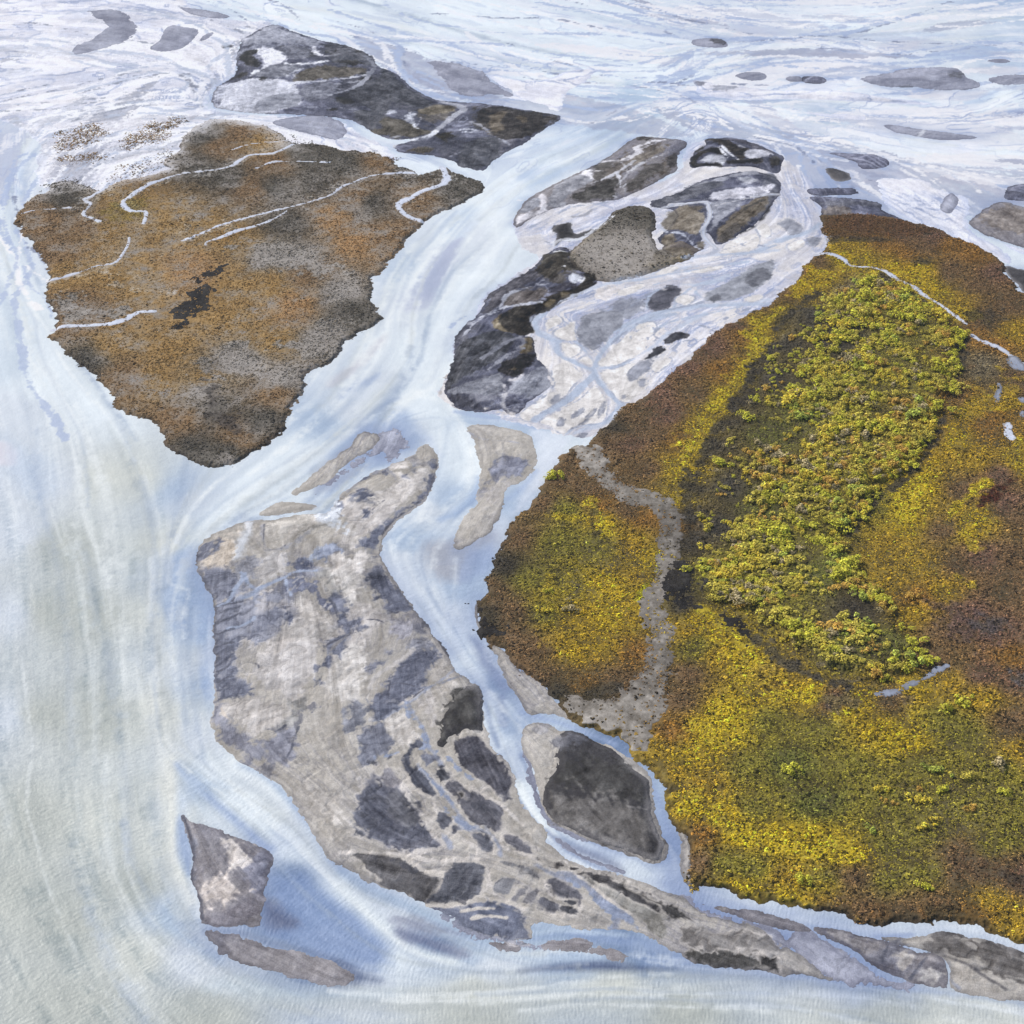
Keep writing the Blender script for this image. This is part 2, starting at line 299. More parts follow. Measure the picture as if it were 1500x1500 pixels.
wl("J 750,30 752,200 758,420 800,560 850,660", (226,229,226), 12, 14, .8)
wl("J 1000,60 1200,230 1330,390 1450,540 1560,650", WW, 26, 26, .7); wl("J 1050,60 1180,120 1330,290 1440,470 1500,530", (150,172,206), 9, 16, .7)
wl("K 0,600 120,720 240,820 350,890 480,930", (226,234,238), 20, 20, .9); wl("K 0,530 130,610 320,690 450,760 600,810 700,820", (150,174,206), 16, 22, .8)
wp("K 240,790 330,790 450,830 560,890 480,895 360,860 290,840", (100,108,138), 10, .8, .9); wp("K 220,735 330,730 450,780 560,810 430,800 300,775", (112,116,142), 10, .7, .9)
wp("K -40,930 60,960 170,1010 100,1020 -40,1030", (86,98,128), 12, .8); wp("K 780,965 950,935 1150,925 1330,945 1500,950 1400,965 1000,965", (86,98,130), 8, .9)
wp("K 820,830 1000,790 1200,800 1350,830 1500,900 1560,950 1350,950 1250,880 1100,850 960,820", (134,154,192), 12, .8); wl("K 850,800 980,790 1130,800 1250,810", (190,206,226), 7, 9, .7); wl("K 640,890 800,905 1000,910 1150,890", (190,206,226), 10, 12, .6)
wp("L 540,800 640,850 780,920 900,1000 1000,1030 900,1040 700,1000 600,950 500,860 460,800", (132,144,184), 8, .9); wl("L 570,770 600,830 680,890 780,960", (176,194,220), 7, 8, .8); wl("L 0,945 200,970 420,985 700,1010 1000,1045 1300,1080 1600,1130", (150,168,200), 5, 12, .7)
# inner channel
wp("H 370,290 500,270 640,230 680,280 600,330 560,420 490,450 420,440 370,370", (160,162,174), 18, .75); wp("H 560,330 660,280 690,330 660,400 560,450 520,430", (146,164,200), 16, .7)
wl("H 600,0 590,80 520,150 430,180", (146,168,204), 12, 14, .7); wl("H 210,280 260,400 370,530 450,650 540,790 640,950 650,1100 700,1190", (226,234,242), 9, 12, .7); wl("H 190,230 300,150 400,80", (206,220,238), 10, 12, .7)
wp("H 560,690 640,740 690,820 740,920 700,930 640,850 590,760", (124,136,168), 9, .75); wp("H 690,960 720,950 730,1080 700,1090 680,1020", (132,146,178), 6, .8); wl("H 720,980 780,1060 790,1110 740,1150", (212,224,238), 6, 6, .8)
wl("H 800,1030 900,1060 1000,1090 1100,1130 1200,1170", (150,168,204), 8, 8, .7); wl("K 720,30 770,150 830,260 930,360", (230,238,244), 16, 12, .9); wl("K 950,350 1120,430 1300,520 1500,610", (220,230,240), 12, 12, .9); wl("K 860,370 1000,460 1200,530", (190,204,226), 10, 12, .7)
wp("K 920,370 1000,410 1150,460 1240,520 1180,510 1050,450", (112,116,138), 8, .8); wl("K 1330,100 1400,220 1430,330 1480,420", (150,168,204), 9, 8, .7); wl("L 0,600 150,650 350,700 540,745 760,780 950,790 1150,770 1280,790 1400,840 1500,870", (222,230,240), 9, 6, .9)
wp("L 0,650 150,690 330,760 450,800 560,860 480,860 300,790 120,730 0,700", (128,138,172), 6, .9); wp("L 850,810 1000,800 1000,820 860,825", (150,165,200), 4, .7)
wp("E 830,830 960,860 1010,880 960,960 900,1050 820,1180 760,1200 800,1090 850,1020 860,930", (214,222,238), 10, .7); wl("E 500,760 640,785 760,805 850,830", (168,184,214), 8, 7, .9); wl("E 740,1140 800,1090 850,1020", (160,178,212), 10, 12, .7)
wp("R 0,330 150,200 330,60 500,0 600,60 500,120 300,220 100,330 0,400", (176,174,180), 10, .7); wp("R 0,400 200,330 400,250 520,230 380,340 150,470 0,500", (152,162,186), 9, .7); wp("R 500,120 640,60 800,40 840,90 700,180 560,230", (146,162,192), 9, .7)
wl("K 690,20 740,120 770,200 830,290 900,360", (118,134,168), 7, 7, .8); wl("K 790,20 830,110 870,210 930,300 1000,350 1120,400", (126,142,174), 8, 8, .7); wl("H 600,920 640,1010 660,1090 690,1180", (128,144,176), 7, 7, .7)
wl("K 900,350 1000,440 1130,510 1300,580 1500,660", (128,142,176), 6, 7, .7)
# top left: braided wet silt
for s in ("A 0,120 100,180 250,260 180,330 60,300", "A 800,300 880,400 900,480 830,420 790,350", "A 940,180 1060,150 1000,280 900,300 860,220"):
    wp(s, (196,208,228), 10, .6, .8)
wp("A 0,700 60,690 100,780 120,850 60,860 10,800", (182,200,226), 10, .7); wl("A 20,640 50,700 60,780 100,830", (232,234,240), 8, 8, .8)
wp("X -120,280 20,300 40,380 60,500 20,560 -120,560", (196,210,226), 30, .7)
# streaks and boils carried by the flow
tk = (sst(.0, 1.0, (PY-560)/300)*sst(420, 200, PX))[..., None].astype(np.float32)
near = sst(500, 1100, PY).astype(np.float32)
WC += (1.6*S1_+1.0*S0+1.6*S2+2.2*S4+1.6*S3+1.5*F1+2*F2+4*F3+6*F4*near+2.0*RIP*near)[..., None]*np.array((1.05,1.0,.9), np.float32)
boil = np.clip((.75*S4+.45*S3+.3)*(.8+.7*F2+1.0*F3+.28*RIP), 0, 2)*tk[..., 0]
WC -= boil[..., None]*np.array((17,15,13), np.float32)
up = sst(330, 150, PY)                                      # the braided plain: many thin threads
thr = (sst(.7, 1.8, S1_+.5*S2)*.8)*up
WC = WC*(1-.38*thr[..., None])+np.array((160,176,208), np.float32)*.38*thr[..., None]
thr = sst(.5, 1.7, -S1_+.4*S2+.5*F1)*up
WC = WC*(1-.5*thr[..., None])+np.array((236,236,244), np.float32)*.5*thr[..., None]
# threads and lens shaped shoals that follow the current
rs = np.random.default_rng(77)
def streamline(px, py, n, step, wig=.25):
    x, y = ground(px, py); x = float(x); y = float(y); out = [(x, y)]; last = None; o = 0.0
    for k in range(n):
        t = float(sample(TH, np.array([x]), np.array([y]))[0]); o = .8*o+wig*rs.normal()*.6
        if last is None: last = t+(math.pi if rs.random() < .5 else 0)
        while t-last > math.pi/2: t -= math.pi
        while t-last < -math.pi/2: t += math.pi
        last = t; x += math.cos(t+o)*step; y += math.sin(t+o)*step; out.append((x, y))
        if y < 150 or y > 1500: break
    a = np.array(out); return np.stack(chart(a[:, 0], a[:, 1]), 1)
def lens(px, py, L_, W_, bend):
    x, y = ground(px, py); t = float(sample(TH, np.array([float(x)]), np.array([float(y)]))[0])+rs.normal()*.12
    u = np.concatenate([np.linspace(-1, 1, 7), np.linspace(1, -1, 7)[1:-1]]); sg = np.array([1]*7+[-1]*5); pr = (1-u*u)**.8*(1+.35*u)
    v_ = sg*pr*W_*np.where(sg > 0, 1, rs.uniform(.2, 1))+bend*L_*(u*u-.4); u = u*L_
    return np.stack(chart(x+u*math.cos(t)-v_*math.sin(t), y+u*math.sin(t)+v_*math.cos(t)), 1)
def braids(dst, boxes, nl, nlens, scale, dark=.2):
    for k in range(nlens):
        b = boxes[rs.integers(len(boxes))]; L_ = scale*math.exp(rs.normal()*.55)*9; r = rs.random()
        col = (150,154,178) if r < dark else (184,190,210) if r < .55 else (236,234,239)
        paint(dst, lens(rs.uniform(b[0], b[2]), rs.uniform(b[1], b[3]), L_, L_*rs.uniform(.10, .26), rs.normal()*.10), col, 'poly', 0, 5, rs.uniform(.45, .9), .7, sm=2, streak=.6)
    for k in range(nl):
        b = boxes[rs.integers(len(boxes))]; r = rs.random(); n = int(rs.integers(5, 16))
        col, w_, a_ = ((240,239,243), rs.uniform(2, 9), .8) if r < .42 else ((170,184,214), rs.uniform(2, 10), .75) if r < .8 else ((116,124,152), rs.uniform(.8, 2.6), .75)
        paint(dst, streamline(rs.uniform(b[0], b[2]), rs.uniform(b[1], b[3]), n, scale*5, .3), col, 'line', w_, 3.5, a_, .55, sm=2, streak=.5)
TOPR = [(880,-20,1560,60), (1020,60,1560,130), (1030,160,1560,200), (1180,230,1560,300), (860,10,1100,110), (560,95,830,165), (1160,215,1240,330)]
def currents(boxes, n, step, ln, k=1.0, g=1.0):
    for q in range(n):
        b = boxes[rs.integers(len(boxes))]; r = rs.random()
        col, a_ = ((232,238,243), rs.uniform(.3, .65)) if r < .5 else ((134,152,182), rs.uniform(.15, .38)) if r < .8 else ((160,168,172), rs.uniform(.2, .4))
        w_ = rs.uniform(2, 12)*k; paint(WC, streamline(rs.uniform(b[0], b[2]), rs.uniform(b[1], b[3]), int(rs.integers(int(ln*.7), ln+4)), step, .05), col, 'line', w_, w_*1.8+2, a_*g, .16, sm=2, streak=1.2)
currents([(0,380,230,1480), (260,700,330,1150)], 34, 7, 26, 1.3, .6)
currents([(300,560,640,760), (560,300,780,560), (800,150,1000,260)], 70, 8, 22, .8)
currents([(580,640,720,960), (700,1000,780,1200), (820,1230,1000,1300)], 46, 4, 16, .7)
currents([(300,1120,560,1380), (480,1380,1000,1440), (300,1440,1500,1495)], 50, 4, 22, .9, .85)
currents([(420,0,1000,130), (0,200,60,520)], 60, 16, 18, .9)
braids(WC, TOPR, 130, 130, 3.6)
braids(WC, [(-60,180,60,340), (-60,-20,200,160)], 30, 14, 3.0)
fl = sst(360, 230, PY)*np.clip(.55+1.2*F0, .15, 1)           # plates and threads of silt under a skin of water
WC += (fl*(7*P1+4*P2))[..., None]*np.array((1.1,1,.75), np.float32)
brk = np.clip(.35+1.3*F1+.8*F2+.5*F0, 0, 1)
e = (fl*np.maximum(.75*(1-sst(.4, 1.5, T1)), .45*(1-sst(.4, 1.4, T2)))*brk)[..., None]; WC = WC*(1-e)+np.array((146,160,198), np.float32)*e
e = (fl*sst(.6, 2.2, S3+.4*S4)*.55)[..., None]; WC = WC*(1-e)+np.array((238,237,242), np.float32)*e
e = (fl*sst(.8, 2.4, -S3-.3*S4)*.5)[..., None]; WC = WC*(1-e)+np.array((176,188,216), np.float32)*e
WC *= np.array((1.012,1.0,.972), np.float32)+np.array((.0,.008,.02), np.float32)*sst(500, 100, PY)[..., None]
WC = np.clip(WC, 30, 246)
# ------------------------------------------------------------------ patches of colour on the bars (wet silt, dry sand, peat)
LV = (138,142,166); LD = (104,108,130); CR = (207,201,196); SN = (182,177,171); BK = (52,50,50); BR = (98,88,74); DG = (76,77,86); LG = (168,170,186)
def lp(s, col, soft=5, a=.9, n=.75, ring=None): paint(LCA, s, col, 'poly', 0, soft*1.9, a, n*.5, streak=.6, ring=ring)
def ll(s, col, w=3, soft=3, a=.85, n=.22): paint(LCA, s, col, 'line', w, soft, a, n)
# upper dark mud bar
lp("A 1060,180 1170,115 1300,140 1320,200 1200,220 1060,260 1000,300", (142,146,168), 14, .8); lp("A 930,380 1080,360 1200,380 1180,480 960,480", (176,180,200), 16, .85); lp("A 1220,210 1300,203 1360,215 1400,250 1330,260 1260,240", DG, 4)
ll("A 1370,200 1400,240 1430,250", (205,205,215), 5, 4); ll("A 1100,340 1180,280 1280,320 1320,350 1500,350", (206,208,220), 4, 5, .8); lp("A 1120,330 1200,280 1320,290 1270,345 1160,345", (120,122,142), 5)
lp("A 1055,260 1075,228 1120,224 1130,240 1105,250 1120,265 1145,290 1135,305 1110,300 1080,280", (58,56,56), 2, 1); lp("A 1010,352 1060,322 1098,320 1085,333 1040,350", (60,58,58), 2, 1); lp("A 975,208 1000,197 1028,200 1000,212", (70,68,70), 2, 1); lp("A 1140,348 1160,341 1175,352 1160,358", (56,54,54), 2, 1)
lp("A 1300,350 1330,310 1400,297 1500,297 1500,345 1400,355", (92,88,84), 5); lp("A 1170,430 1250,410 1330,440 1300,480 1200,480", (112,114,130), 9, .8)
lp("B -60,250 0,215 60,215 130,250 140,290 60,280 0,300", (78,80,92), 5); ll("B -60,250 20,240 60,235", (176,178,192), 4, 4); lp("B 0,310 60,300 120,310 60,335 0,345", BR, 4); ll("B 0,405 60,385 110,345 130,320", (160,164,180), 5, 5)
lp("B 100,330 240,340 300,400 350,430 340,500 240,480 130,430 60,400", (70,70,78), 9, .8); lp("B 340,490 420,460 500,470 480,520 400,560 340,530", (98,92,84), 7, .7); lp("B 0,430 50,430 60,455 10,465", BK, 2)
lp("B 130,570 200,565 300,590 400,585 380,600 280,605 180,595", (72,68,62), 4); ll("B 230,640 240,625 380,610 440,560 500,510 540,490 470,460 430,450", (150,154,172), 8, 5, .9); lp("B 270,520 300,505 330,500 320,535 340,560 310,555", (190,194,208), 3, .8); lp("B 120,480 150,475 170,488 140,492", (180,184,200), 3, .8); lp("B 190,492 230,490 240,500 200,503", (180,184,200), 3, .8)
lp("B 600,480 760,480 940,510 880,570 760,600 640,570 580,530", (66,62,58), 9, .85); lp("B 660,560 740,540 800,520 830,540 760,600 680,590", (92,84,74), 5, .7); ll("B 530,575 560,575 600,580 540,590", (190,196,212), 4, 3, .9); lp("B 290,660 340,650 390,660 360,675 310,672", BR, 3, .8); lp("B 420,590 470,585 490,600 450,620 425,605", (70,64,54), 3, .9)
lp("B 0,340 90,350 180,420 130,470 40,470 -40,420", (66,66,74), 5, .7); lp("B 420,600 520,610 640,650 700,690 620,735 540,720 480,690 420,660", (62,62,70), 8, .65); lp("B 740,590 850,570 800,620 720,665 680,690 640,660", (108,106,112), 6, .6)
for q in ("A 1120,420 1250,400 1400,380 1500,400", "A 1000,470 1150,440 1300,470 1450,480", "A 1100,180 1250,170 1400,200 1500,230", "B -60,380 60,365 110,345", "B 0,480 120,500 220,540 300,545", "B 150,610 260,600 330,560 350,520", "B 480,690 560,670 650,690 700,680", "B 560,540 620,560 700,620 740,640"): ll(q, (166,169,186), 4, 4, .7)
for q in ("A 1420,230 1470,225 1490,240 1450,245", "A 1480,430 1510,425 1510,450 1485,450", "A 1450,480 1490,482 1480,492", "B 30,200 60,215 90,235 60,232", "B 0,280 60,270 100,280 70,290", "B 90,350 120,340 130,355 105,362", "B 200,410 230,400 240,420 215,428", "B 60,330 110,320 100,340"): lp(q, (46,45,46), 2, .9)
# small wedges and lenses upstream
lp("C 120,175 165,170 200,190 190,200 150,195", (70,70,80), 3); lp("C 1160,330 1220,310 1250,340 1180,350", (96,98,112), 5, .8); lp("C 120,380 160,374 230,378 220,400 150,402", (134,138,160), 4, .8); lp("C 940,380 1000,372 1000,388 940,388", (104,108,128), 3, .8); ll("C 1060,570 1055,585 1040,600", (200,204,218), 5, 4); lp("C 45,356 100,360 85,378 50,376", (120,122,144), 3, .9)
lp("C 1320,960 1400,900 1500,920 1600,950 1600,1040 1450,1030 1350,1010", (126,118,112), 6, .8); ll("C 1415,875 1450,890 1600,895", (180,182,192), 3, 3, .8); ll("C 270,975 310,965 320,985 330,1015", (160,164,180), 3, 3, .6)
lp("C 620,930 680,905 740,915 740,945 620,950", (112,104,98), 4, .8); lp("C 600,895 740,880 850,890 880,925 760,915", (98,98,112), 4, .8); lp("C 240,690 300,655 360,670 370,690 320,690", (0,0,0), 3, 0)
# the hooked island and big lens
lp("C 105,615 160,610 210,640 260,680 240,700 190,660 130,630", (66,62,60), 3, 1); lp("C 40,730 40,705 70,668 110,655 170,650 160,665 110,675 70,700 60,725", (56,52,50), 3, 1); ll("C 45,738 100,728 160,728 170,735", (48,46,46), 3, 2); lp("C 190,715 250,705 330,700 360,705 330,722 240,722", (60,56,54), 3, 1); lp("C 385,705 420,695 430,715 400,735 385,725", (58,56,56), 3, 1)
lp("C 110,690 150,670 190,690 160,715 110,715", (150,152,168), 4, .9); lp("C 240,640 300,660 360,680 340,695 270,695 250,670", (178,178,188), 4, .9); ll("C 170,645 205,680 245,705", (212,214,224), 5, 3, 1); ll("C 205,690 180,715 170,728", (205,208,220), 4, 3, .9)
lp("C 0,845 100,800 180,790 170,815 60,850 -60,890", (90,92,108), 5, .8); lp("C 100,870 200,850 330,840 360,870 250,880 120,895", (188,188,198), 6, .8); lp("C 240,790 290,780 320,800 290,815 250,810", (150,154,174), 4, .8); lp("C 350,770 410,790 420,830 400,870 360,830", (110,112,126), 5, .8)
lp("C 200,980 300,900 360,880 340,950 260,1010 190,1045", (118,110,98), 5, .8); ll("C 370,880 375,920 330,985 250,1030", (68,66,66), 5, 4, .9); lp("C -70,950 20,915 90,915 95,950 60,1010 -40,1000", (124,115,102), 5, .8)
# middle bars
lp("B 1110,760 1180,720 1280,680 1330,640 1420,640 1360,700 1260,760 1200,800 1120,800", (96,88,80), 7, .8); lp("B 1250,800 1330,760 1440,690 1470,720 1400,780 1280,850", (84,76,68), 6, .9); lp("B 1010,870 1100,800 1200,790 1230,830 1180,870 1060,885", (76,72,70), 7, .85)
ll("B 1130,715 1260,710 1300,670 1400,625", (196,194,200), 4, 3, .9); ll("B 1230,720 1260,770 1200,830 1210,870", (178,178,188), 3, 3, .8); ll("B 1120,800 1180,790 1230,820 1250,850", (178,178,188), 3, 3, .7); ll("B 1420,680 1330,720 1270,770", (160,158,162), 3, 3, .6); lp("B 1050,770 1100,750 1110,790 1060,780", (212,212,222), 4, .8); lp("B 900,880 1000,800 1080,780 1000,870 940,905", (150,148,156), 8, .7); lp("B 790,920 850,875 870,910 820,940", (132,134,156), 6, .7)
lp("E 670,370 700,340 760,325 850,300 900,265 990,240 1040,215 1075,185 1050,150 1110,155 1120,185 1060,230 990,260 930,300 860,330 830,360 845,405 800,420 740,415 690,400", (62,56,48), 4, 1); ll("E 840,395 830,365 880,320 940,295 990,258 1060,232 1115,195", (36,34,34), 4, 3, .9); ll("E 690,395 670,370 720,340", (130,118,102), 5, 4, .8)
lp("E 680,575 780,520 850,500 855,530 830,570 760,620 720,600", (46,44,46), 3, 1); lp("E 800,470 830,430 850,460 850,500 800,510", (96,88,76), 4, .9); lp("E 720,590 780,560 770,600", (66,60,54), 3, .7)
lp("E 860,110 900,70 980,50 1010,80 1060,140 960,150 880,150", (64,60,52), 6, .9); lp("E 860,150 1000,150 1040,170 980,220 900,200", (84,78,70), 8, .8); ll("E 900,120 960,128 985,130", (120,112,92), 4, 3, .7); ll("E 935,60 990,58", (226,228,234), 4, 3, .9); ll("E 945,127 975,128", (220,222,230), 3, 2, .9); lp("E 990,175 1020,160 1055,175 1045,200 1010,205", (206,210,224), 5, .95)
ll("E 600,335 690,305 750,250 830,215 910,205", (160,164,180), 5, 4, .8); ll("E 560,375 640,335 760,300 870,285", (170,174,190), 5, 4, .8); lp("E 740,240 850,215 890,250 820,290 720,300", (98,92,88), 8, .7); lp("E 640,260 760,180 850,140 860,190 740,230 660,300", (88,84,84), 9, .7)
lp("E 505,430 560,390 620,400 560,460 520,520 490,560", (92,92,102), 8, .6); lp("E 470,600 520,660 600,720 620,755 520,740 465,690", (58,58,66), 8, .7); lp("E 560,640 680,600 710,640 680,700 620,740 560,690", (112,112,126), 10, .7); lp("E 740,640 830,600 900,560 915,640 830,700 780,760 740,760", (140,142,162), 7, .9); ll("E 700,640 725,680 710,730 740,765", (190,188,190), 5, 5, .8); ll("E 700,480 780,440 800,470 740,530", (140,140,152), 9, 9, .5)
# braid plain between
for s in ("E 1030,430 1050,370 1140,310 1200,330 1230,380 1170,450 1110,490 1070,470", "F 110,270 130,240 250,170 310,120 390,90 400,110 380,150 300,200 240,260 180,275", "E 1250,610 1300,560 1350,520 1390,510 1340,590 1290,625", "E 1170,290 1240,260 1330,280 1280,340 1230,350"):
    lp(s, (136,140,160), 5, .9)
lp("E 1355,300 1350,250 1400,215 1470,210 1490,240 1440,280 1390,315", (84,84,92), 4, 1); lp("E 1325,527 1380,480 1410,470 1420,492 1380,515", (42,40,44), 2, 1); lp("E 1420,460 1430,430 1500,405 1525,425 1480,450", (46,44,48), 2, 1); lp("F 110,270 150,240 190,260 160,275", (90,92,104), 4, .8); lp("F 290,180 370,130 390,150 330,200", (96,96,106), 4, .8)
for s in ("E 890,370 930,340 975,350 960,385 900,400", "E 920,410 1010,380 1040,420 1000,445 940,435", "E 940,570 1000,545 1060,580 1050,630 980,680 920,650", "E 970,470 1010,465 1060,490 1030,520 980,505", "E 1140,590 1250,560 1330,530 1280,600 1260,640 1330,600 1340,650 1270,700 1210,700 1170,650", "E 910,790 960,750 1080,660 1130,650 1170,720 1150,790 1050,830 960,830", "E 1150,520 1280,430 1420,390 1400,440 1300,510 1170,555", "E 640,755 760,770 830,780 850,740 940,690 900,690 800,780", "E 1080,240 1180,200 1250,230 1150,270", "C 410,980 470,960 540,1005 490,1035 430,1010", "C 550,1040 620,1040 630,1075 570,1090", "C 170,1100 250,1060 310,1040 330,1090 250,1110"):
    lp(s, (220,213,209), 6, .85)
for s in ("E 840,355 865,400 930,440 940,490 1000,530 1080,570 1110,590 1150,640 1190,690 1220,720", "E 1110,590 1060,650 980,720 900,760 860,795", "E 1120,575 1230,540 1350,490 1430,420 1500,380 1600,330", "E 1110,570 1140,500 1200,440 1280,370 1400,330 1500,310 1640,290", "E 830,360 900,310 980,260 1060,230 1200,190 1330,165 1450,140 1560,120", "E 1010,870 1050,840 1150,820 1200,770 1225,730", "F 0,85 150,70 300,60 420,50 500,20", "F 0,300 120,290 280,280 380,270", "C 330,1100 430,1050 540,1030 600,1000", "F 0,200 100,200 200,160"):
    ll(s, (182,194,220), 8, 6, .9)
for s in ("E 930,700 1000,690 1000,720 940,725", "E 940,800 975,785 985,805 960,830 945,825", "E 1010,780 1050,740 1070,745 1040,780", "E 1020,825 1080,770 1115,745 1090,800 1050,820", "E 1125,780 1145,710 1165,715 1155,770", "E 1235,690 1255,685 1250,700", "E 1300,640 1330,610 1340,630 1310,660"):
    lp(s, (140,148,176), 3, .9)
# ---- close survey of the silt plain and the mud bars around it
def plate(q, c=(218,213,209), e=(146,156,186)):
    lp(q, c, 2.2, 1, .35); p_ = smooth(parse(q), True, 3); ll(np.concatenate([p_, p_[:1]]), e, 1.3, 1.6, .75, .3)
for q, w_ in (("N 110,60 130,20 170,0", 8), ("N 105,60 130,130 220,170 260,180 240,230 280,280 360,310 420,340 480,360 500,420 560,490 610,540 660,580", 8), ("N 480,400 420,450 350,520 250,590 150,640 100,680", 13), ("N 490,340 520,270 600,170 720,90 850,30 1000,0", 9), ("N 520,350 620,340 740,290 800,270", 3), ("N 300,770 380,720 540,700 600,640 650,590", 5), ("N 130,140 200,160 280,170 360,180 440,250 480,320", 4),
  ("O 250,340 400,300 560,280 690,290", 3), ("O 380,480 420,420 500,350 620,310", 4), ("O 210,490 230,400 330,350", 4), ("O 0,330 200,300 350,270 600,230 850,190", 6), ("O 240,660 300,600 420,560 620,520 800,480", 4), ("O 0,640 150,560 300,510 500,480 700,470 980,460", 8), ("O 560,420 520,380 600,330 700,310", 3), ("W 770,720 900,680 1000,640 1050,600", 9), ("W 420,800 600,790 770,740", 7)): ll(q, (164,182,214), w_, 3, .9)
for q in ("N 165,60 210,20 270,20 280,55 230,85 180,100", "N 215,120 300,70 370,40 360,110 370,170 270,165", "N 270,190 380,200 400,240 340,280 290,260", "N 220,340 300,310 380,360 410,400 350,460 290,530 230,500 210,420", "N 520,380 620,350 750,310 720,380 800,400 830,450 780,510 700,570 640,550 580,480", "N 130,690 250,620 400,540 480,460 540,520 570,590 540,690 420,710 330,740 280,770 200,720", "N 510,330 530,280 640,180 720,110 820,150 800,240 700,300 600,335", "N 0,650 80,580 200,490 280,530 200,600 100,660 60,690", "N 380,300 430,270 480,310 450,330", "N 850,330 940,280 980,300 900,370 860,370", "N 740,80 860,50 880,110 800,140",
  "O 260,270 340,220 420,230 330,270", "O 380,440 440,400 520,420 460,470", "O 100,670 220,600 260,650 160,690", "O 820,430 920,400 960,420 880,450", "O 690,100 800,30 920,20 900,90 780,130", "W 420,780 560,730 660,690 660,740 600,780 440,795", "W 640,620 720,600 740,680 680,690", "W 840,740 940,700 960,740 880,780", "O 20,380 160,330 200,350 60,410", "O 500,250 680,210 700,230 560,265"): plate(q)
for q in ("N 690,400 760,310 800,300 860,320 740,430", "N 760,430 800,410 815,450 780,470", "N 655,525 680,515 695,530 665,545", "N 240,690 270,665 300,680 265,730", "N 335,655 400,600 420,605 400,640 350,670", "N 330,740 400,690 480,610 490,620 420,710", "N 505,660 530,570 560,560 545,620 515,665", "N 190,550 250,510 270,540 230,580", "N 350,790 380,770 440,765 400,795", "W 775,600 850,570 900,590 960,640 870,675 830,640", "W 970,700 1060,690 1020,750 980,740"): plate(q, (148,151,170), (120,124,146))
many0 = lambda spec, soft=2.5: [lp(q, c, soft, 1, .45, None) for c, qs in spec for q in qs]
for q in ("O 450,600 480,590 560,600 640,640", "O 360,770 420,710 500,690", "O 280,460 330,500 480,470 600,440", "O 100,480 180,420 260,380", "O 700,560 780,520 900,480", "O 200,740 280,680", "N 900,90 860,130 890,160", "N 560,230 640,150 760,60", "N 200,400 230,440 210,480", "N 820,330 860,370 900,380", "N 100,570 160,530 230,480", "O 440,250 620,190 840,150", "W 660,740 760,760 900,800", "W 560,740 640,770"): ll(q, (138,148,178), 1.8, 2, .8, .4)
many0([((134,137,154), ("N 365,100 400,30 460,0 640,-20 660,80 600,120 540,190 470,240 430,220 380,170",)), ((44,43,48), ("N 790,290 850,240 910,205 935,230 900,260 830,290", "N 935,170 990,125 1040,110 1065,130 1020,165 960,195")), ((84,83,92), ("O 230,420 300,370 390,350 440,370 380,420 340,490 230,500",)), ((140,143,158), ("O 570,400 650,360 760,300 860,240 940,200 1020,180 1000,290 930,350 850,400 740,440 600,445",)), ((98,99,112), ("O 850,270 960,230 1000,280 900,350 860,340", "O 600,420 660,400 680,430 620,445"))])
many0([((70,71,80), ("M 110,600 200,520 350,470 480,490 500,550 400,640 300,700 150,780 70,840 60,800",)), ((84,82,88), ("M 280,340 400,190 560,90 640,70 650,120 560,180 440,240 400,310 330,350",)), ((98,92,90), ("M 430,290 520,220 640,200 700,210 660,270 540,290 440,310",)), ((66,61,54), ("M 630,60 700,20 850,10 900,60 800,90 760,130 700,120 650,100",)), ((78,76,84), ("M 720,190 840,150 900,170 820,210 740,230",)), ((112,114,128), ("M 60,860 200,800 330,760 400,740 420,800 400,860 300,874",)), ((144,147,163), ("M 470,810 560,750 690,680 730,760 720,830 640,870 480,880",)), ((128,118,100), ("M 360,430 380,380 420,350 410,430 470,475 400,460",)),
 ((50,46,41), ("M 400,370 500,320 640,300 720,260 800,210 860,190 940,160 960,120 900,70 960,80 1020,110 1000,160 900,210 850,230 790,260 750,310 690,340 600,370 585,420 610,450 590,480 540,485 460,470 420,440",)), ((104,94,76), ("M 570,500 600,500 625,540 620,580 560,600 530,610 560,560", "M 690,290 740,260 750,290 710,310", "M 800,220 860,205 850,225 810,240")), ((38,36,38), ("M 380,715 460,670 530,630 600,610 640,600 620,660 590,690 540,740 500,770 460,755",)), ((92,84,72), ("M 450,715 490,700 520,705 490,725",)), ((204,209,224), ("M 830,120 870,100 930,130 900,165 845,160",))])
for q, c, w_ in (("M 240,400 330,350 440,320 560,300 670,280", (180,184,200), 3), ("M 400,320 450,240 560,200 690,140", (152,156,174), 4), ("M 180,490 260,400 400,340", (160,164,180), 3), ("M 430,870 440,800 520,780 560,740", (190,187,190), 3), ("M 780,48 810,55", (222,224,232), 3), ("M 300,640 420,560 540,500", (124,126,142), 7), ("M 330,720 460,620 560,580", (140,142,158), 5), ("M 720,690 710,740 740,800", (214,208,206), 3), ("M 20,860 60,720 75,690", (186,178,172), 4)): ll(q, c, w_, 2.5, .85, .4)
for q in ("M 130,800 200,760 280,740", "M 100,850 180,810", "M 200,650 300,600 420,560", "M 180,580 320,530 460,520", "M 220,720 330,670 430,610"): ll(q, (96,98,112), 3, 4, .6, .5)
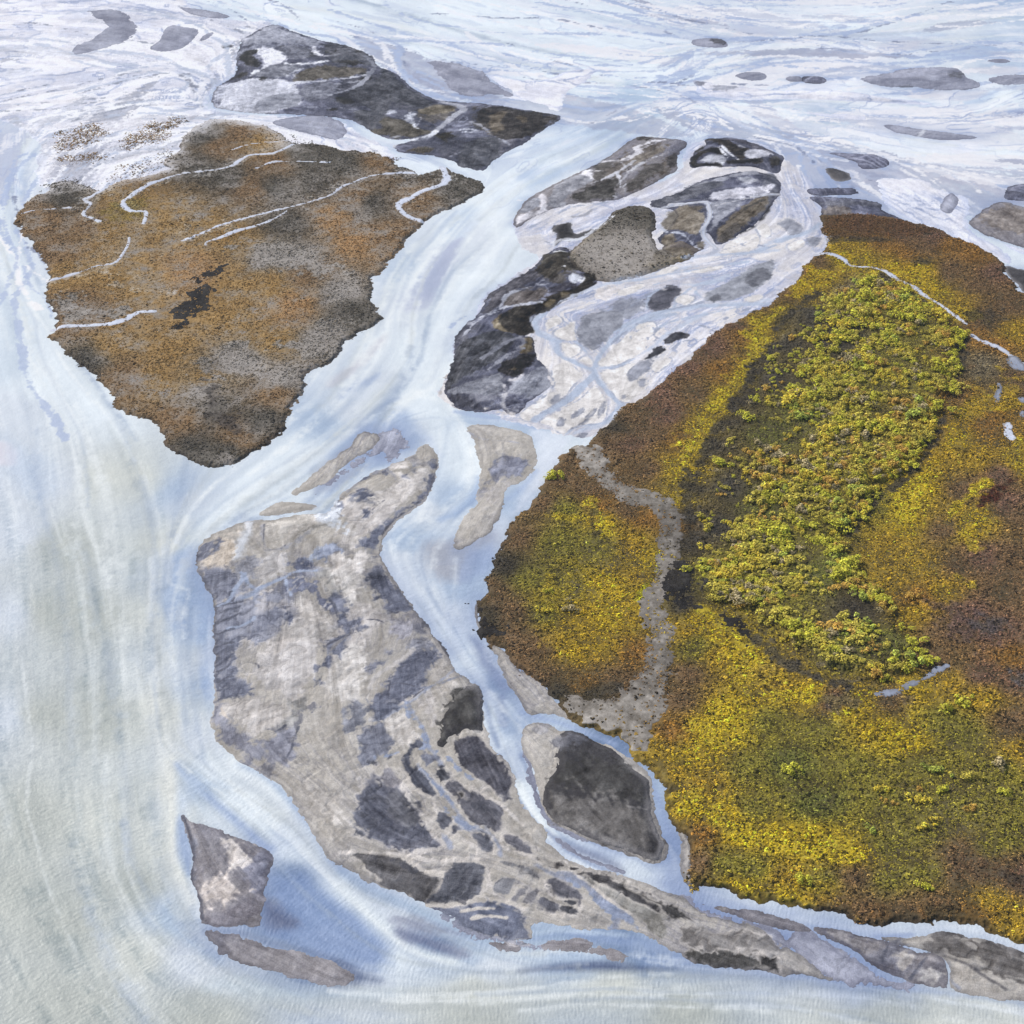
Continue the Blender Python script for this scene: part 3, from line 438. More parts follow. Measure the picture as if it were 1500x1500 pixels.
many0([((158,160,174), ("W 280,200 330,170 440,180 440,210 300,215",)), ((92,90,98), ("W 470,65 560,65 640,90 740,150 700,160 600,110 520,90",)), ((182,182,190), ("W 580,130 720,150 730,175 580,190",)), ((46,43,40), ("W 225,185 300,140 350,115 420,130 445,165 380,165 340,155 290,185 260,210 240,240 230,240", "W 245,155 300,105 320,100 300,130", "W 740,205 790,190 800,205 760,245 735,235")), ((36,34,34), ("W 240,225 330,222 410,225 430,240 400,235 300,232 235,245", "W 450,215 560,200 660,195 700,200 640,215 540,225")), ((54,49,45), ("W 330,62 400,60 480,80 540,120 600,125 570,160 580,190 540,195 480,140 430,100",)),
 ((142,144,160), ("W 340,330 480,290 620,260 660,290 520,310 430,340", "W 340,480 500,450 560,480 460,560 380,640 340,650 370,570")), ((90,91,104), ("W 0,460 150,400 300,350 420,345 380,390 220,450 0,500",)), ((196,195,203), ("W 330,440 450,390 600,380 700,370 760,350 770,370 700,410 520,450 400,460",)), ((168,170,184), ("W 520,330 580,310 660,330 600,355",)), ((98,99,114), ("W 670,285 740,285 790,340 780,420 700,520 640,600 700,450 780,350 720,320",)), ((106,98,87), ("W 400,640 470,570 560,500 650,450 715,440 700,500 640,560 560,640 500,680 430,725 390,700",)), ((84,79,74), ("W 390,700 500,600 560,630 500,680 430,725",)), ((122,114,103), ("W 45,600 100,530 180,500 280,530 320,570 290,640 260,680 160,650 70,640", "W 40,690 110,680 130,730 50,750", "W 0,780 100,760 200,760 240,790 130,830 40,874 0,874", "W 250,740 300,715 320,740 300,765")),
 ((146,146,157), ("Y 270,470 340,350 480,290 560,330 480,380 400,430 380,490 310,500",)), ((206,203,207), ("Y 220,420 270,440 260,510 340,520 200,560 80,600 70,560 140,540 220,510", "Y 485,290 540,255 560,300 580,330 530,310")), ((134,136,150), ("Y 80,530 150,450 215,450 210,500 130,535",)), ((76,73,70), ("Y 420,450 440,420 560,370 640,340 720,330 700,400 690,435 560,450",)), ((90,86,83), ("Y 570,235 660,210 690,240 640,270 580,270", "Y 570,280 650,275 640,310 580,330", "Y 770,370 830,300 900,240 1000,220 1030,260 960,290 900,350 830,390")), ((112,105,97), ("Y 800,210 900,150 1000,120 1010,150 900,200 830,230",)), ((70,66,64), ("Y 1020,210 1090,150 1100,220 1060,250", "Y 830,65 870,45 950,60 900,80")), ((36,34,34), ("Y 305,620 380,600 420,600 420,650 460,670 520,650 560,640 570,660 480,690 400,710 350,720 320,740 330,690",))])
for q, c, w_ in (("W 400,110 450,170 530,195", (216,218,228), 4), ("W 0,510 150,490 330,470", (206,210,221), 4), ("W 330,480 350,560 310,640 320,700 390,770 340,800", (172,180,204), 8), ("W 30,620 80,660 180,680 250,750 300,770", (178,184,204), 4), ("W 540,450 640,430 720,410", (214,214,222), 4), ("Y 600,205 740,200 830,170 880,150 830,130 960,80 1020,70", (206,204,208), 6), ("Y 540,360 640,320 720,280 830,210", (182,182,188), 4), ("Y 1000,170 900,210 800,270", (184,184,188), 4), ("Y 700,430 740,370 720,300 700,280", (186,186,192), 2.5), ("Y 740,380 800,410", (186,186,192), 2.5), ("Y 740,390 790,340", (186,186,192), 2.5), ("Y 570,275 650,270", (184,182,184), 2.5), ("Y 300,745 350,710 450,705 520,680 690,560", (210,214,225), 5), ("Y 55,660 170,620 300,560 430,495 600,475 800,440", (146,156,186), 2), ("Y 60,700 120,770 180,795", (126,134,160), 1.6), ("Y 150,680 280,725", (126,134,160), 1.6), ("Y 420,560 500,550 560,510", (150,150,164), 3), ("W 430,650 520,560 620,490 700,460", (78,74,70), 2), ("W 470,660 560,580 660,500", (128,120,106), 2)): ll(q, c, w_, 2.5, .9, .35)
# upper mud bar
many0([((186,188,204), ("Z 0,600 100,450 300,420 480,460 540,560 500,600 300,640 100,640",)), ((140,143,160), ("Z 270,560 400,520 540,530 500,600 350,620 230,625",)), ((146,149,168), ("Z 120,190 260,110 330,80 420,110 580,160 660,190 600,210 460,200 300,200",)), ((112,114,132), ("Z 380,235 440,210 540,215 590,250 560,290 460,300 400,260", "Z 540,470 700,440 760,500 640,560 540,560")), ((216,216,224), ("Z 590,220 640,250 690,280 620,270",)), ((80,81,93), ("Z 670,200 760,190 850,220 960,260 980,290 840,280 740,270 690,240",)), ((222,222,230), ("Z 250,230 330,225 430,270 420,320 330,330 260,290",)), ((122,124,140), ("Z 220,400 340,340 440,330 540,345 450,400 350,415",)), ((98,93,86), ("Z 490,410 560,360 700,345 900,350 950,375 850,405 720,420 500,445",)),
 ((74,75,86), ("Z 800,520 1000,430 1092,400 1092,620 1000,640 880,560", "Z 860,650 940,620 1040,650 1092,700 1000,740 930,720", "BA 0,140 90,190 180,280 330,350 260,400 120,360 0,330")), ((80,75,67), ("Z 960,760 1060,740 1092,780 1000,775", "BA 0,460 120,470 260,530 320,545 200,575 100,560 0,540", "BA 200,655 290,640 310,665 240,675")), ((110,103,91), ("BA 230,410 330,380 440,370 480,400 380,430 280,440",)), ((62,58,56), ("BA 600,430 680,380 780,380 1000,430 1092,440 1050,500 960,560 820,590 740,580 680,530 640,490",)), ((94,86,75), ("BA 690,440 800,420 760,480 800,520 720,550 690,520", "BA 860,450 900,440 930,470 890,490")), ((78,79,90), ("BA 560,600 700,580 760,620 720,720 640,780 560,770 480,730",)), ((60,56,48), ("BA 340,570 400,550 470,570 420,590 410,610",)),
 ((44,42,42), ("Z 135,290 170,250 240,240 240,260 210,280 260,310 275,340 240,350 180,320", "Z 65,430 130,390 190,378 180,395 120,415", "Z 265,420 290,410 310,425 285,435", "Z 25,215 60,200 95,205 50,218", "Z 730,245 750,238 765,248 745,255", "Z 690,325 780,308 890,315 890,335 860,345 790,318", "Z 770,575 800,550 860,555 865,580 810,590", "Z 760,545 800,537 810,545 775,552", "Z 910,430 960,408 970,420 930,440", "Z 700,620 740,612 760,622 720,628", "Z 870,245 900,238 910,250 880,255"))], 3)
for q, c, w_ in (("Z 220,390 330,330 360,320 560,330 700,310", (216,218,228), 7), ("Z 460,455 620,440 780,425 950,400", (196,199,213), 6), ("Z 440,400 560,350", (188,192,206), 5), ("Z 700,530 850,490 930,440 990,360", (150,153,170), 6), ("BA 60,640 80,610 200,590 300,570 360,530 480,430 530,400 480,370 380,350", (160,162,177), 9), ("BA 60,640 80,610 200,590 300,570 350,545", (212,216,228), 8), ("BA 130,460 180,430 170,460 210,480 200,510 230,525", (198,202,216), 4), ("BA 500,535 530,560 540,530 600,535", (192,198,214), 3.5), ("Z 100,180 200,130 270,95", (224,224,232), 4), ("Z 960,400 1000,340 940,270", (120,123,140), 5)): ll(q, c, w_, 3, .9, .35)
# bar below the confluence
lp("E 640,1020 700,960 740,945 810,965 820,1010 780,1050 700,1060 640,1090", (128,132,160), 5, .9); ll("E 560,850 620,880 720,890 800,905", (160,164,188), 3, 4, .7); lp("E 600,1070 650,1040 660,1080 620,1130", (130,134,160), 5, .8); lp("H 620,30 700,30 760,10 700,90 640,110", (190,184,182), 8, .6)
# the large sand bar
for s, c, a in (("G 880,390 1000,400 1080,450 1050,520 940,560 900,470", LV, .85), ("G 945,580 1100,540 1250,500 1290,560 1250,680 1130,740 1060,700 1030,830 1100,930 1010,970 950,960", LV, .75), ("H 150,1000 170,920 270,810 340,760 430,770 400,830 360,910 280,990 180,1060", (128,130,150), .9),
  ("G 865,320 920,280 950,300 910,360 870,370", LV, .8), ("G 1170,330 1250,300 1320,240 1400,210 1340,280 1240,320", (150,152,166), .7), ("G 1250,420 1400,390 1420,440 1300,450", LV, .7), ("G 1260,680 1330,600 1280,560 1230,620", (150,150,166), .7), ("G 950,990 1020,1000 1040,1080 1120,1150 1000,1190 940,1080", (136,138,158), .7), ("J 1000,20 1090,60 1180,40 1250,150 1160,110", (128,128,144), .7),
  ("H 330,110 380,90 370,105 250,190 180,260 165,340 110,310 130,240 220,170", (122,126,150), .9), ("H 110,490 120,400 180,375 230,460 310,570 240,600 180,560", (108,110,130), .9), ("H 0,600 40,580 100,640 40,720 -20,760", (120,122,142), .8),
  ("K 160,50 130,100 80,180 90,250 140,300 140,400 280,440 370,440 440,420 430,390 360,330 340,260 280,210 250,160 170,130", (102,103,122), .95), ("K 260,70 290,30 330,60 400,150 410,200 370,190 300,130", (92,93,110), 1), ("K 420,90 440,70 470,120 430,135", (90,92,110), 1), ("K 350,35 380,20 395,40 370,55", (110,114,140), .9), ("K 320,225 350,225 355,255 325,250", (108,110,128), 1), ("K 415,300 445,285 480,298 460,345 420,320", (104,106,122), 1), ("K 487,342 503,345 495,360", (108,110,128), 1),
  ("K 460,145 500,140 600,190 690,250 710,290 690,350 600,320 540,270 500,190", (96,94,100), .95), ("K 570,360 640,365 675,430 620,435 590,400", (96,97,112), 1), ("K 500,-30 640,-20 720,40 750,150 740,220 680,190 600,110 530,60", (86,85,92), 1), ("K 720,380 760,385 850,450 830,465 740,430", (94,92,98), 1), ("K 55,355 100,355 105,380 75,378", (116,116,128), .9),
  ("K 60,460 270,475 350,530 440,560 500,505 640,515 640,560 610,640 560,665 380,670 300,640 210,590 130,520", (104,100,100), .95), ("K 660,610 700,570 770,565 780,590 720,660 665,640", (132,130,134), .9), ("K 790,650 830,600 880,630 850,680 800,680", (134,132,136), .9), ("K 870,650 920,640 960,690 940,710 870,700", (118,117,124), .95), ("K 890,570 960,570 1040,620 1050,690 1030,665 1000,655 930,650 905,600", (98,96,102), 1), ("K 970,690 1030,700 1025,717 975,710", (70,70,82), 1), ("K 690,480 800,500 900,540 900,570 780,540", (136,133,132), .8),
  ("K 1035,540 1100,535 1200,570 1350,640 1500,710 1500,745 1330,690 1200,620 1050,560", (74,72,72), .95), ("K 840,470 900,475 1000,510 1050,530 960,520 850,490", (84,80,80), .95), ("K 450,700 560,690 640,670 760,700 800,770 850,820 820,840 740,830 640,800 560,760", (106,112,138), .85), ("L 30,890 100,870 200,880 400,900 420,960 250,965 80,940", (84,82,80), .85), ("L 330,910 400,900 415,960 350,950", (50,48,48), .8), ("L 0,790 150,800 300,800 420,850 400,890 250,870 60,860", (128,124,122), .8)):
    lp(s, c, 6, min(1, a*1.15), .55, (216,209,203))
for s, c in (("G 1320,520 1360,500 1430,580 1480,620 1450,660 1380,650 1310,600", (198,191,186)), ("G 1150,790 1280,620 1420,680 1400,800 1390,900 1280,1000 1180,870", (198,191,186)), ("H 230,1000 280,950 300,990 230,1010", CR), ("E 230,1010 270,980 310,1000 290,1050 250,1090", (208,201,195)), ("G 970,1010 1080,960 1200,980 1280,1020 1220,1110 1120,1150 1040,1080", (186,181,178)), ("H 0,100 120,60 200,80 180,200 60,300 0,280", (194,188,183)), ("H 0,560 60,540 200,620 60,800 -60,900 -100,800", (188,182,178)), ("H 440,830 520,850 520,900 430,930 380,960 390,880", (190,184,178)), ("H 330,990 420,950 440,930 420,1040 410,1120 360,1050", (188,182,178)), ("J 1280,150 1360,140 1480,210 1490,330 1400,290 1330,220", (184,178,172)), ("G 950,330 1040,230 1090,215 1040,340 980,420", (206,196,186)), ("G 1170,210 1300,180 1390,170 1380,220 1250,300 1170,320", (205,198,191))):
    lp(s, c, 8, .85)
ll("G 1100,200 1085,250 1060,300 1040,350", (206,210,218), 15, 12, .9); ll("G 1420,100 1440,160 1410,190 1460,210", (204,210,222), 14, 12, .9); ll("G 1150,210 1160,290 1180,320 1260,310 1340,250 1390,220", (160,160,168), 4, 5, .7)
for s in ("G 945,570 1010,545 1040,490 1080,440 1050,400", "G 945,690 1030,660 1090,640", "G 960,580 1130,500 1210,460 1260,440", "G 1100,480 1130,500 1120,540", "H 290,990 330,1060 370,1130 390,1200 K 400,0 440,70", "K 330,60 370,110 440,180 480,230 520,290 560,350 640,360", "H 500,840 430,900 360,940 300,990 180,1060 130,1070", "K 600,270 640,350 690,420 700,470", "K 480,430 440,360 400,300"):
    ll(s, (150,160,190), 6, 5, .85)
for s in ("K 200,70 260,160 300,230 360,290 400,370 450,420 420,440 330,450", "K 480,140 560,170 680,230 740,280 800,330", "K 380,680 540,680 640,610 640,560", "K 640,520 660,600 700,650 800,700 900,710", "K 900,710 1000,725 1040,715 1050,690", "K 720,375 700,410 740,440 830,470 960,560", "K 890,570 930,650 1000,655", "K 270,475 330,510 400,545 450,545", "H 130,1070 200,1020 300,980 360,930", "K 540,400 600,430 690,440", "K 340,140 400,210 420,280 470,270", "K 980,480 1060,590 1150,660 1260,720", "K 0,450 80,450 250,460 400,490 600,480"):
    ll(s, (214,207,201), 5, 4, .8)
for s in ("K 860,510 960,560 1060,590 1150,680 1210,720 1200,780", "K 960,540 1040,570 1120,640 1200,690 1270,750"): ll(s, (146,154,182), 10, 6, .9)
for s in ("G 1480,700 1500,620 1440,570 1380,510 1340,440 1280,430", "G 1290,430 1260,470 1300,520", "G 1380,500 1400,540 1430,580 1460,600", "G 1500,690 1430,760 1400,870 1410,900 1370,1000 1280,1050 1200,1120"):
    ll(s, (112,112,128), 9, 10, .7, 1.2)
ll("H 190,370 165,350 185,270 230,200 320,140 400,80 410,40 420,0", (176,170,166), 4, 3, .7); ll("H 200,390 240,480 310,570 330,580", (170,165,162), 5, 3, .8); ll("H 390,660 440,760 510,850", (180,175,172), 4, 3, .8)
for s in ("H 40,100 70,110 60,140", "H 100,160 115,170", "H 45,410 75,415", "H 10,330 20,370", "H 150,530 180,520 170,545", "H 60,80 160,110 140,130"): lp(s, (116,118,136), 4, .8)
lp("H 150,515 185,515 175,550 140,545", (64,62,64), 3, .9); lp("E 170,960 200,1000 210,1040 180,1030 E 160,990", (150,150,164), 4, .5); lp("E 310,940 340,960 350,1000 320,1030 290,1040 300,980", (140,142,158), 5, .85); lp("E 400,960 415,1000 400,1080 380,1110 385,1030", (126,130,152), 4, .8); ll("E 30,1110 90,1060 190,1020 240,1060 210,1080", (130,134,158), 4, 5, .6); ll("E 60,1100 120,1110 180,1160", (120,124,146), 4, 4, .6)
# ---- close survey of the large sandbar
RG = (206,199,191); WL = (112,117,143)
def many(spec, ring=None, soft=4, n=.6):
    for c, shapes in spec:
        for q in shapes: lp(q, c, soft, 1.0, n, ring)
many([((192,187,184), ("Q 600,250 760,150 900,60 1100,30 1150,180 1110,340 1080,450 950,540 800,550 620,480 560,420",)), ((200,195,190), ("Q 1180,340 1330,140 1500,100 1500,560 1350,620 1200,560 1120,450", "P 1200,540 1230,460 1330,420 1360,460 1490,560 1480,800 1390,900 1310,790 1230,680 1180,600")),
 ((208,202,196), ("P 960,750 1060,850 1180,950 1260,970 1280,1060 1200,1080 1050,1040 950,1010 920,880",)), ((186,181,177), ("P 780,1140 820,1040 950,1010 1150,1060 1290,1080 1310,1140 1200,1200 800,1200",)), ((172,168,166), ("P 560,600 640,440 760,420 860,470 830,600 700,690 600,690",)), ((192,186,178), ("P 650,390 650,180 860,110 1080,100 1000,190 880,280 800,370 720,400",)),
 ((198,186,172), ("P 80,480 200,340 250,290 390,330 380,420 330,520 230,560 110,570",)), ((150,146,140), ("P 810,370 900,270 1000,200 1150,150 1200,190 1050,240 920,290 860,350",)), ((156,153,149), ("P 1080,610 1200,620 1250,720 1300,800 1200,790 1130,680", "S 20,60 120,70 170,200 220,260 300,370 200,340 90,230")), ((160,157,160), ("P 640,860 760,850 850,860 840,920 700,950 600,1000",)),
 ((118,122,146), ("P 90,590 230,560 350,590 420,640 400,720 350,800 330,850 200,880 150,780 100,670", "P 215,890 330,870 440,880 400,910 320,960 380,1010 480,1050 430,1100 330,1110 215,1140 205,1000", "P 50,400 130,330 260,310 210,400 130,480 60,470", "P 560,1030 720,930 860,950 900,980 830,1020 700,1060 560,1160 500,1180")), ((150,150,163), ("P 360,560 460,470 560,470 600,520 560,600 500,660 460,700 420,640",)),
 ((94,101,132), ("P 850,510 980,500 1080,510 1060,550 950,590 860,560", "P 1140,420 1200,370 1280,380 1300,410 1230,450 1190,510 1160,490", "P 810,950 890,950 870,1000 820,990")), ((158,170,194), ("P 1080,400 1140,370 1170,420 1120,520 1080,480",)), ((110,115,141), ("P 1150,780 1300,800 1390,910 1390,1000 1330,1130 1290,1000 1250,880",)),
 ((110,115,141), ("Q 205,40 380,50 400,150 390,280 330,340 380,380 450,450 530,490 500,560 330,580 230,600 215,400", "Q 1140,330 1150,180 1210,90 1330,20 1430,0 1320,140 1240,250 1170,370 1110,460 1080,560 1060,450")), ((138,138,157), ("Q 200,620 280,600 280,680 380,790 430,800 560,930 700,960 800,1070 720,1150 560,1160 400,1060 260,930 190,780", "Q 560,960 700,900 880,830 900,960 880,1060 800,1150 650,1100")), ((128,130,146), ("Q 1340,650 1440,600 1500,640 1500,780 1390,880 1340,800",)),
 ((186,180,175), ("Q 270,640 400,600 640,570 850,600 880,700 820,790 640,880 500,900 400,790 310,720",)), ((142,140,138), ("Q 720,590 870,610 1000,560 1090,570 960,700 860,800 700,870 620,920 700,850 840,760 880,650",))], None, 7, .7)
lp("P 840,680 920,620 1020,640 1120,690 1150,760 1240,860 1270,950 1190,940 1080,860 1000,770 920,820 860,760", (106,112,144), 4, 1, 1.0)
for q in ("P 900,700 960,650 1010,650", "P 930,740 980,690 1040,680", "P 1010,780 1050,720 1090,700", "P 1060,830 1090,780 1130,770", "P 1110,870 1140,820 1180,820", "P 1160,920 1190,870 1220,870", "P 880,760 920,720", "P 1200,940 1230,900"): ll(q, (190,186,184), 1.8, 2, .8)
for q, w_ in (("P 210,900 330,850 380,760 440,680 480,610", 4), ("P 460,830 540,800 600,740 700,700 830,650 880,610 960,590 1100,590", 4), ("P 830,680 850,750 880,800", 3), ("P 440,600 470,640 500,690 540,730", 4), ("P 330,1100 420,1080 520,1040 560,1000", 3)): ll(q, (152,169,204), w_, 3, .9)
for q in ("P 200,885 290,860 330,830", "P 215,900 320,880 450,860", "P 120,680 260,650 400,640", "P 150,740 300,720 380,700", "P 170,800 300,790 360,770", "P 230,960 330,930 430,900", "P 215,1040 330,1010 430,960", "P 215,1130 240,1140 300,1120 380,1100", "P 110,620 230,600 340,600", "Q 220,110 300,90 370,80", "Q 220,220 300,190 380,160", "Q 220,330 290,310 350,270", "Q 230,420 330,380 400,380", "Q 230,500 340,460 450,450", "Q 230,570 350,540 480,520", "Q 580,940 700,880 780,850 830,810", "Q 500,250 580,270 600,300", "Q 900,950 930,870 950,820", "Q 840,1090 890,1000 890,940", "P 645,170 640,390 700,405 800,390 870,310", "P 1160,790 1250,880 1290,1000", "Q 1200,100 1330,20"): ll(q, (84,88,110), 1.5, 2, .75)
ll("Q 265,650 300,720 390,800", (206,196,186), 3, 2, .9)
many([((112,118,146), ("R 1000,500 930,580 800,670 700,750 630,840 590,950 570,1060 480,1040 420,940 480,850 620,760 740,640 880,560 960,480",)), ((200,194,189), ("R 600,480 760,360 940,280 1040,290 1010,430 880,520 740,620 600,640 520,560", "R 120,1090 150,1040 240,1020 300,1080 480,1000 500,1100 440,1180 200,1190")), ((192,186,182), ("R 230,640 350,590 480,610 700,640 600,760 430,880 330,830 300,740",)),
 ((96,102,130), ("R 400,390 520,320 610,290 660,330 650,370 560,350 470,380", "R 280,520 360,480 450,460 440,490 360,500", "R 390,550 420,510 510,510 470,560", "R 440,680 470,650 470,690 450,705", "R 190,620 210,560 220,640 200,670", "R 870,280 920,290 880,350 845,365", "R 1040,290 1060,260 1050,380 1010,470 1000,400")), ((150,146,146), ("R 840,190 890,160 950,230 960,270 900,260 870,230", "R 650,360 720,350 760,430 740,440")), ((206,200,196), ("R 700,260 800,215 860,260 800,290 780,380 740,340",)), ((120,122,142), ("R 780,370 800,300 850,340 830,370",)),
 ((200,207,218), ("R 30,600 60,550 180,520 190,560 180,620 220,690 300,800 340,850 280,850 200,790 100,760 20,690",)), ((140,152,184), ("R 20,1000 150,960 230,1010 150,1040 60,1120",)),
 ((106,111,137), ("S 470,60 600,20 640,60 700,150 800,270 870,370 740,420 600,380 640,330 560,330 480,300 520,230 460,140", "S 210,420 250,350 310,400 300,470 380,460 420,500 350,560 250,610 220,520", "S 250,600 350,560 440,540 300,630 220,740 130,830 60,960 40,900 80,780 150,690", "S 640,1000 740,900 860,780 950,730 1090,740 1090,830 1030,930 1000,1010 970,1080 850,1150 760,1200 540,1200 560,1120")), ((82,86,106), ("S 470,70 600,20 640,80 560,140 470,130",)), ((58,58,62), ("S 550,290 570,250 610,250 590,310 570,330",)), ((120,120,136), ("S 860,520 930,490 1010,500 960,560 990,590 900,600",)), ((142,143,160), ("S 850,650 960,610 1040,680 1060,740 920,760 850,720",)), ((166,164,172), ("S 700,480 850,500 850,600 780,650 700,600 640,560",)),
 ((120,122,143), ("S 610,750 680,740 650,790 620,790", "S 480,900 560,870 560,900 510,950")), ((182,176,170), ("S 1100,830 1200,900 1250,920 1130,990 1000,1060 1030,950",))], None, 5, .65)
for q in ("R 300,520 420,470", "R 460,580 520,550 580,590 620,570", "R 510,655 560,610 620,575", "R 520,400 600,370", "R 200,670 260,720 330,745 430,750", "S 470,150 560,130 640,90", "S 500,200 600,180 680,150", "S 620,370 700,330 780,300", "S 640,400 740,370 830,350", "S 370,590 200,660 110,710 60,830", "S 980,1080 900,1140 820,1200", "S 470,480 560,480 640,520", "S 870,560 950,540 1000,560", "S 740,900 820,880 870,920", "S 760,980 860,960 920,980", "S 900,760 960,850 1040,800", "S 650,1060 760,1040 880,1060"): ll(q, (82,84,104), 1.5, 2, .75)
ll("R 980,70 1060,130 1110,200 1090,300 1070,420 1050,500 950,590 800,690 660,800 610,880 600,1000 630,1100 S 620,10 700,110 800,250 880,370 820,410 700,450", (184,178,174), 4, 2, .95); ll("R 960,90 1050,160 1080,220 1060,320 1030,420 1000,510 900,590 760,690 640,800 590,900 580,1020", (84,84,98), 1.8, 2, .85); ll("S 1000,550 1080,640 1150,760 1250,910 1180,960", (188,182,178), 3.5, 2, .9); ll("S 1060,590 1140,720 1200,810 1260,900", (80,80,94), 1.5, 2, .8)
ll("S 880,740 740,850 560,970 470,1090", (198,193,190), 6, 4, .8); ll("S 330,590 200,690 140,760", (150,146,144), 3, 3, .8); ll("S 970,1080 1130,1030 1200,1000 1290,960", (134,141,168), 4, 3, .9); ll("S 880,385 800,415 710,450", (80,80,92), 1.6, 2, .8)
many([((124,128,150), ("T 60,200 180,180 240,260 300,350 250,430 200,470 100,530 0,540 0,260",)), ((96,102,128), ("T 100,0 360,0 250,110 90,150",)), ((98,101,122), ("T 0,760 150,720 240,800 230,960 330,1100 500,1060 560,1200 0,1200",)), ((140,137,142), ("T 190,600 260,590 320,730 230,760 160,680",)), ((110,110,122), ("T 230,800 350,800 480,960 500,1060 420,1080 250,1010 230,900",)), ((196,190,184), ("T 200,210 380,100 500,300 420,400 300,340", "T 560,960 640,980 780,990 840,1060 780,1150 640,1170 560,1040")),
 ((98,106,136), ("U 800,730 1000,720 1200,680 1500,720 1500,960 1300,960 1100,900 950,820",)), ((150,147,142), ("V 830,450 1000,530 1200,640 1390,730 1500,790 1500,980 1380,900 1230,790 1050,650 900,520",))], None, 4, .6)
for q, w_ in (("T 390,10 430,110 520,220 570,300 600,400 700,440 770,500 850,580 960,680", 6), ("T 460,570 560,640 640,730 740,830 800,900", 4), ("T 740,930 800,1000 900,1080 1000,1110 1130,1160", 5), ("V 450,340 600,420 720,510 850,600 960,690 1060,760 1200,820 1290,900", 6), ("T 560,400 500,420 450,470 470,560", 3), ("V 1050,880 1080,800 1100,740", 4), ("T 130,490 230,480 330,440 440,400 560,370", 3)): ll(q, (138,154,192), w_, 3, .9, .7)
many([((88,87,95), ("T 790,370 900,300 1040,290 1090,370 1200,480 1270,540 1300,640 1310,760 1280,860 1200,800 1000,660 880,590 830,480",)), ((86,90,110), ("T 330,550 400,430 480,330 515,370 500,400 460,420 440,480 450,550 560,670 640,790 620,830 570,810 500,770 430,710 400,630",)), ((70,72,86), ("T 655,620 700,565 765,660 720,695 680,690",)), ((114,118,140), ("T 520,500 560,485 575,510 545,530", "T 580,470 620,460 680,490 600,540 560,570")), ((101,100,107), ("T 740,730 800,700 880,720 1000,800 1180,890 1240,970 1230,1050 1190,1130 1100,1090 980,1060 900,960 840,860",)),
 ((106,108,124), ("T 455,890 490,860 540,900 530,930 470,920", "T 645,1040 700,985 790,1020 730,1115 690,1080", "T 790,1110 820,1100 830,1140 800,1140", "U 1160,80 1230,60 1310,120 1340,210 1240,210 1180,150", "U 100,60 160,45 210,70 205,100 150,95")), ((94,92,94), ("U 130,250 340,265 540,300 680,400 780,440 900,470 860,560 740,690 600,620 420,560 310,500 350,480 250,380 160,310",)), ((90,92,106), ("U 900,460 1000,350 1240,360 1260,450 1230,580 1150,660 1020,690 820,670 740,670 860,560",)),
 ((98,97,104), ("V 110,120 150,90 260,140 370,240 320,265 180,200", "V 480,470 540,465 700,560 780,580 785,700 760,720 755,660 600,640 560,620 520,540")), ((110,110,118), ("V 400,690 450,620 580,680 590,740 540,755",)), ((84,84,94), ("V 620,710 700,715 750,760 720,775 630,750", "V 650,675 700,668 735,685 690,695")), ((132,130,134), ("V 265,680 330,590 400,545 430,590 350,690 290,700", "V 165,660 250,560 320,570 230,680")), ((122,122,131), ("V 0,590 60,480 200,470 200,520 150,630",)), ((122,121,124), ("V 50,320 200,320 300,370 460,450 380,470 290,400 140,380",)),
 ((70,68,70), ("V 355,290 390,275 500,310 700,360 760,380 720,400 560,350 430,310", "V 750,430 800,405 920,420 1080,490 1200,570 1350,660 1500,740 1500,770 1380,720 1200,630 1030,540 850,450")), ((52,50,50), ("T 850,810 880,800 930,850 900,850",))], RG, 2.5, .5)
for q, w_ in (("T 330,590 400,640 430,730 520,800 600,830", 6), ("T 650,400 670,260 690,120 750,0", 4), ("T 730,430 790,350 870,280 1040,270 1100,360 1200,470", 5), ("U 740,695 900,700 1020,695 1150,680 1250,620", 5), ("U 1050,760 1200,740 1350,740", 3), ("U 1150,820 1300,800 1450,820", 3), ("V 760,460 900,550 1000,640 1230,790", 2.5), ("V 0,650 160,690 280,720 400,745 540,790 620,800", 6), ("U 540,300 690,390 880,460", 4)): ll(q, (205,198,190), w_, 2.5, .9)
for q in ("T 850,420 930,470 1040,320", "T 900,590 980,560 1040,450 1100,400", "T 1060,640 1140,560 1200,500", "T 60,780 200,740 260,800", "T 20,880 160,850 260,930", "T 40,1000 200,980 320,1060", "T 60,1100 220,1080 340,1150", "U 300,300 500,330 640,420", "U 500,560 640,480 760,450", "U 950,640 1040,540 1120,400", "U 1030,670 1140,560 1200,440", "T 900,760 960,880 1060,960", "T 1000,820 1080,920 1160,980", "T 80,540 200,520 270,470", "V 500,540 600,600 720,600"): ll(q, (70,71,86), 1.6, 2.5, .6, .8)
# diamond bar lower left and its dark edges
lp("J 1070,540 1100,490 1150,450 1195,460 1190,540 1150,640 1090,610", (120,120,142), 5, .9); lp("J 900,740 1000,700 1090,640 1160,650 1150,750 1000,765", (130,126,132), 8, .8); lp("J 830,340 850,420 860,520 845,590 835,520 840,430", (112,114,132), 6, .8); lp("J 860,500 960,540 1040,590 960,560 870,540", (150,146,152), 8, .6); lp("J 870,600 980,540 1090,620 1000,680 920,690", (208,198,190), 8, .8); lp("J 1000,400 1060,400 1100,470 1050,520 1000,460", (200,192,184), 7, .7); ll("J 800,290 830,350 850,470 840,570 880,660 890,740", (84,86,104), 4, 4, .8)
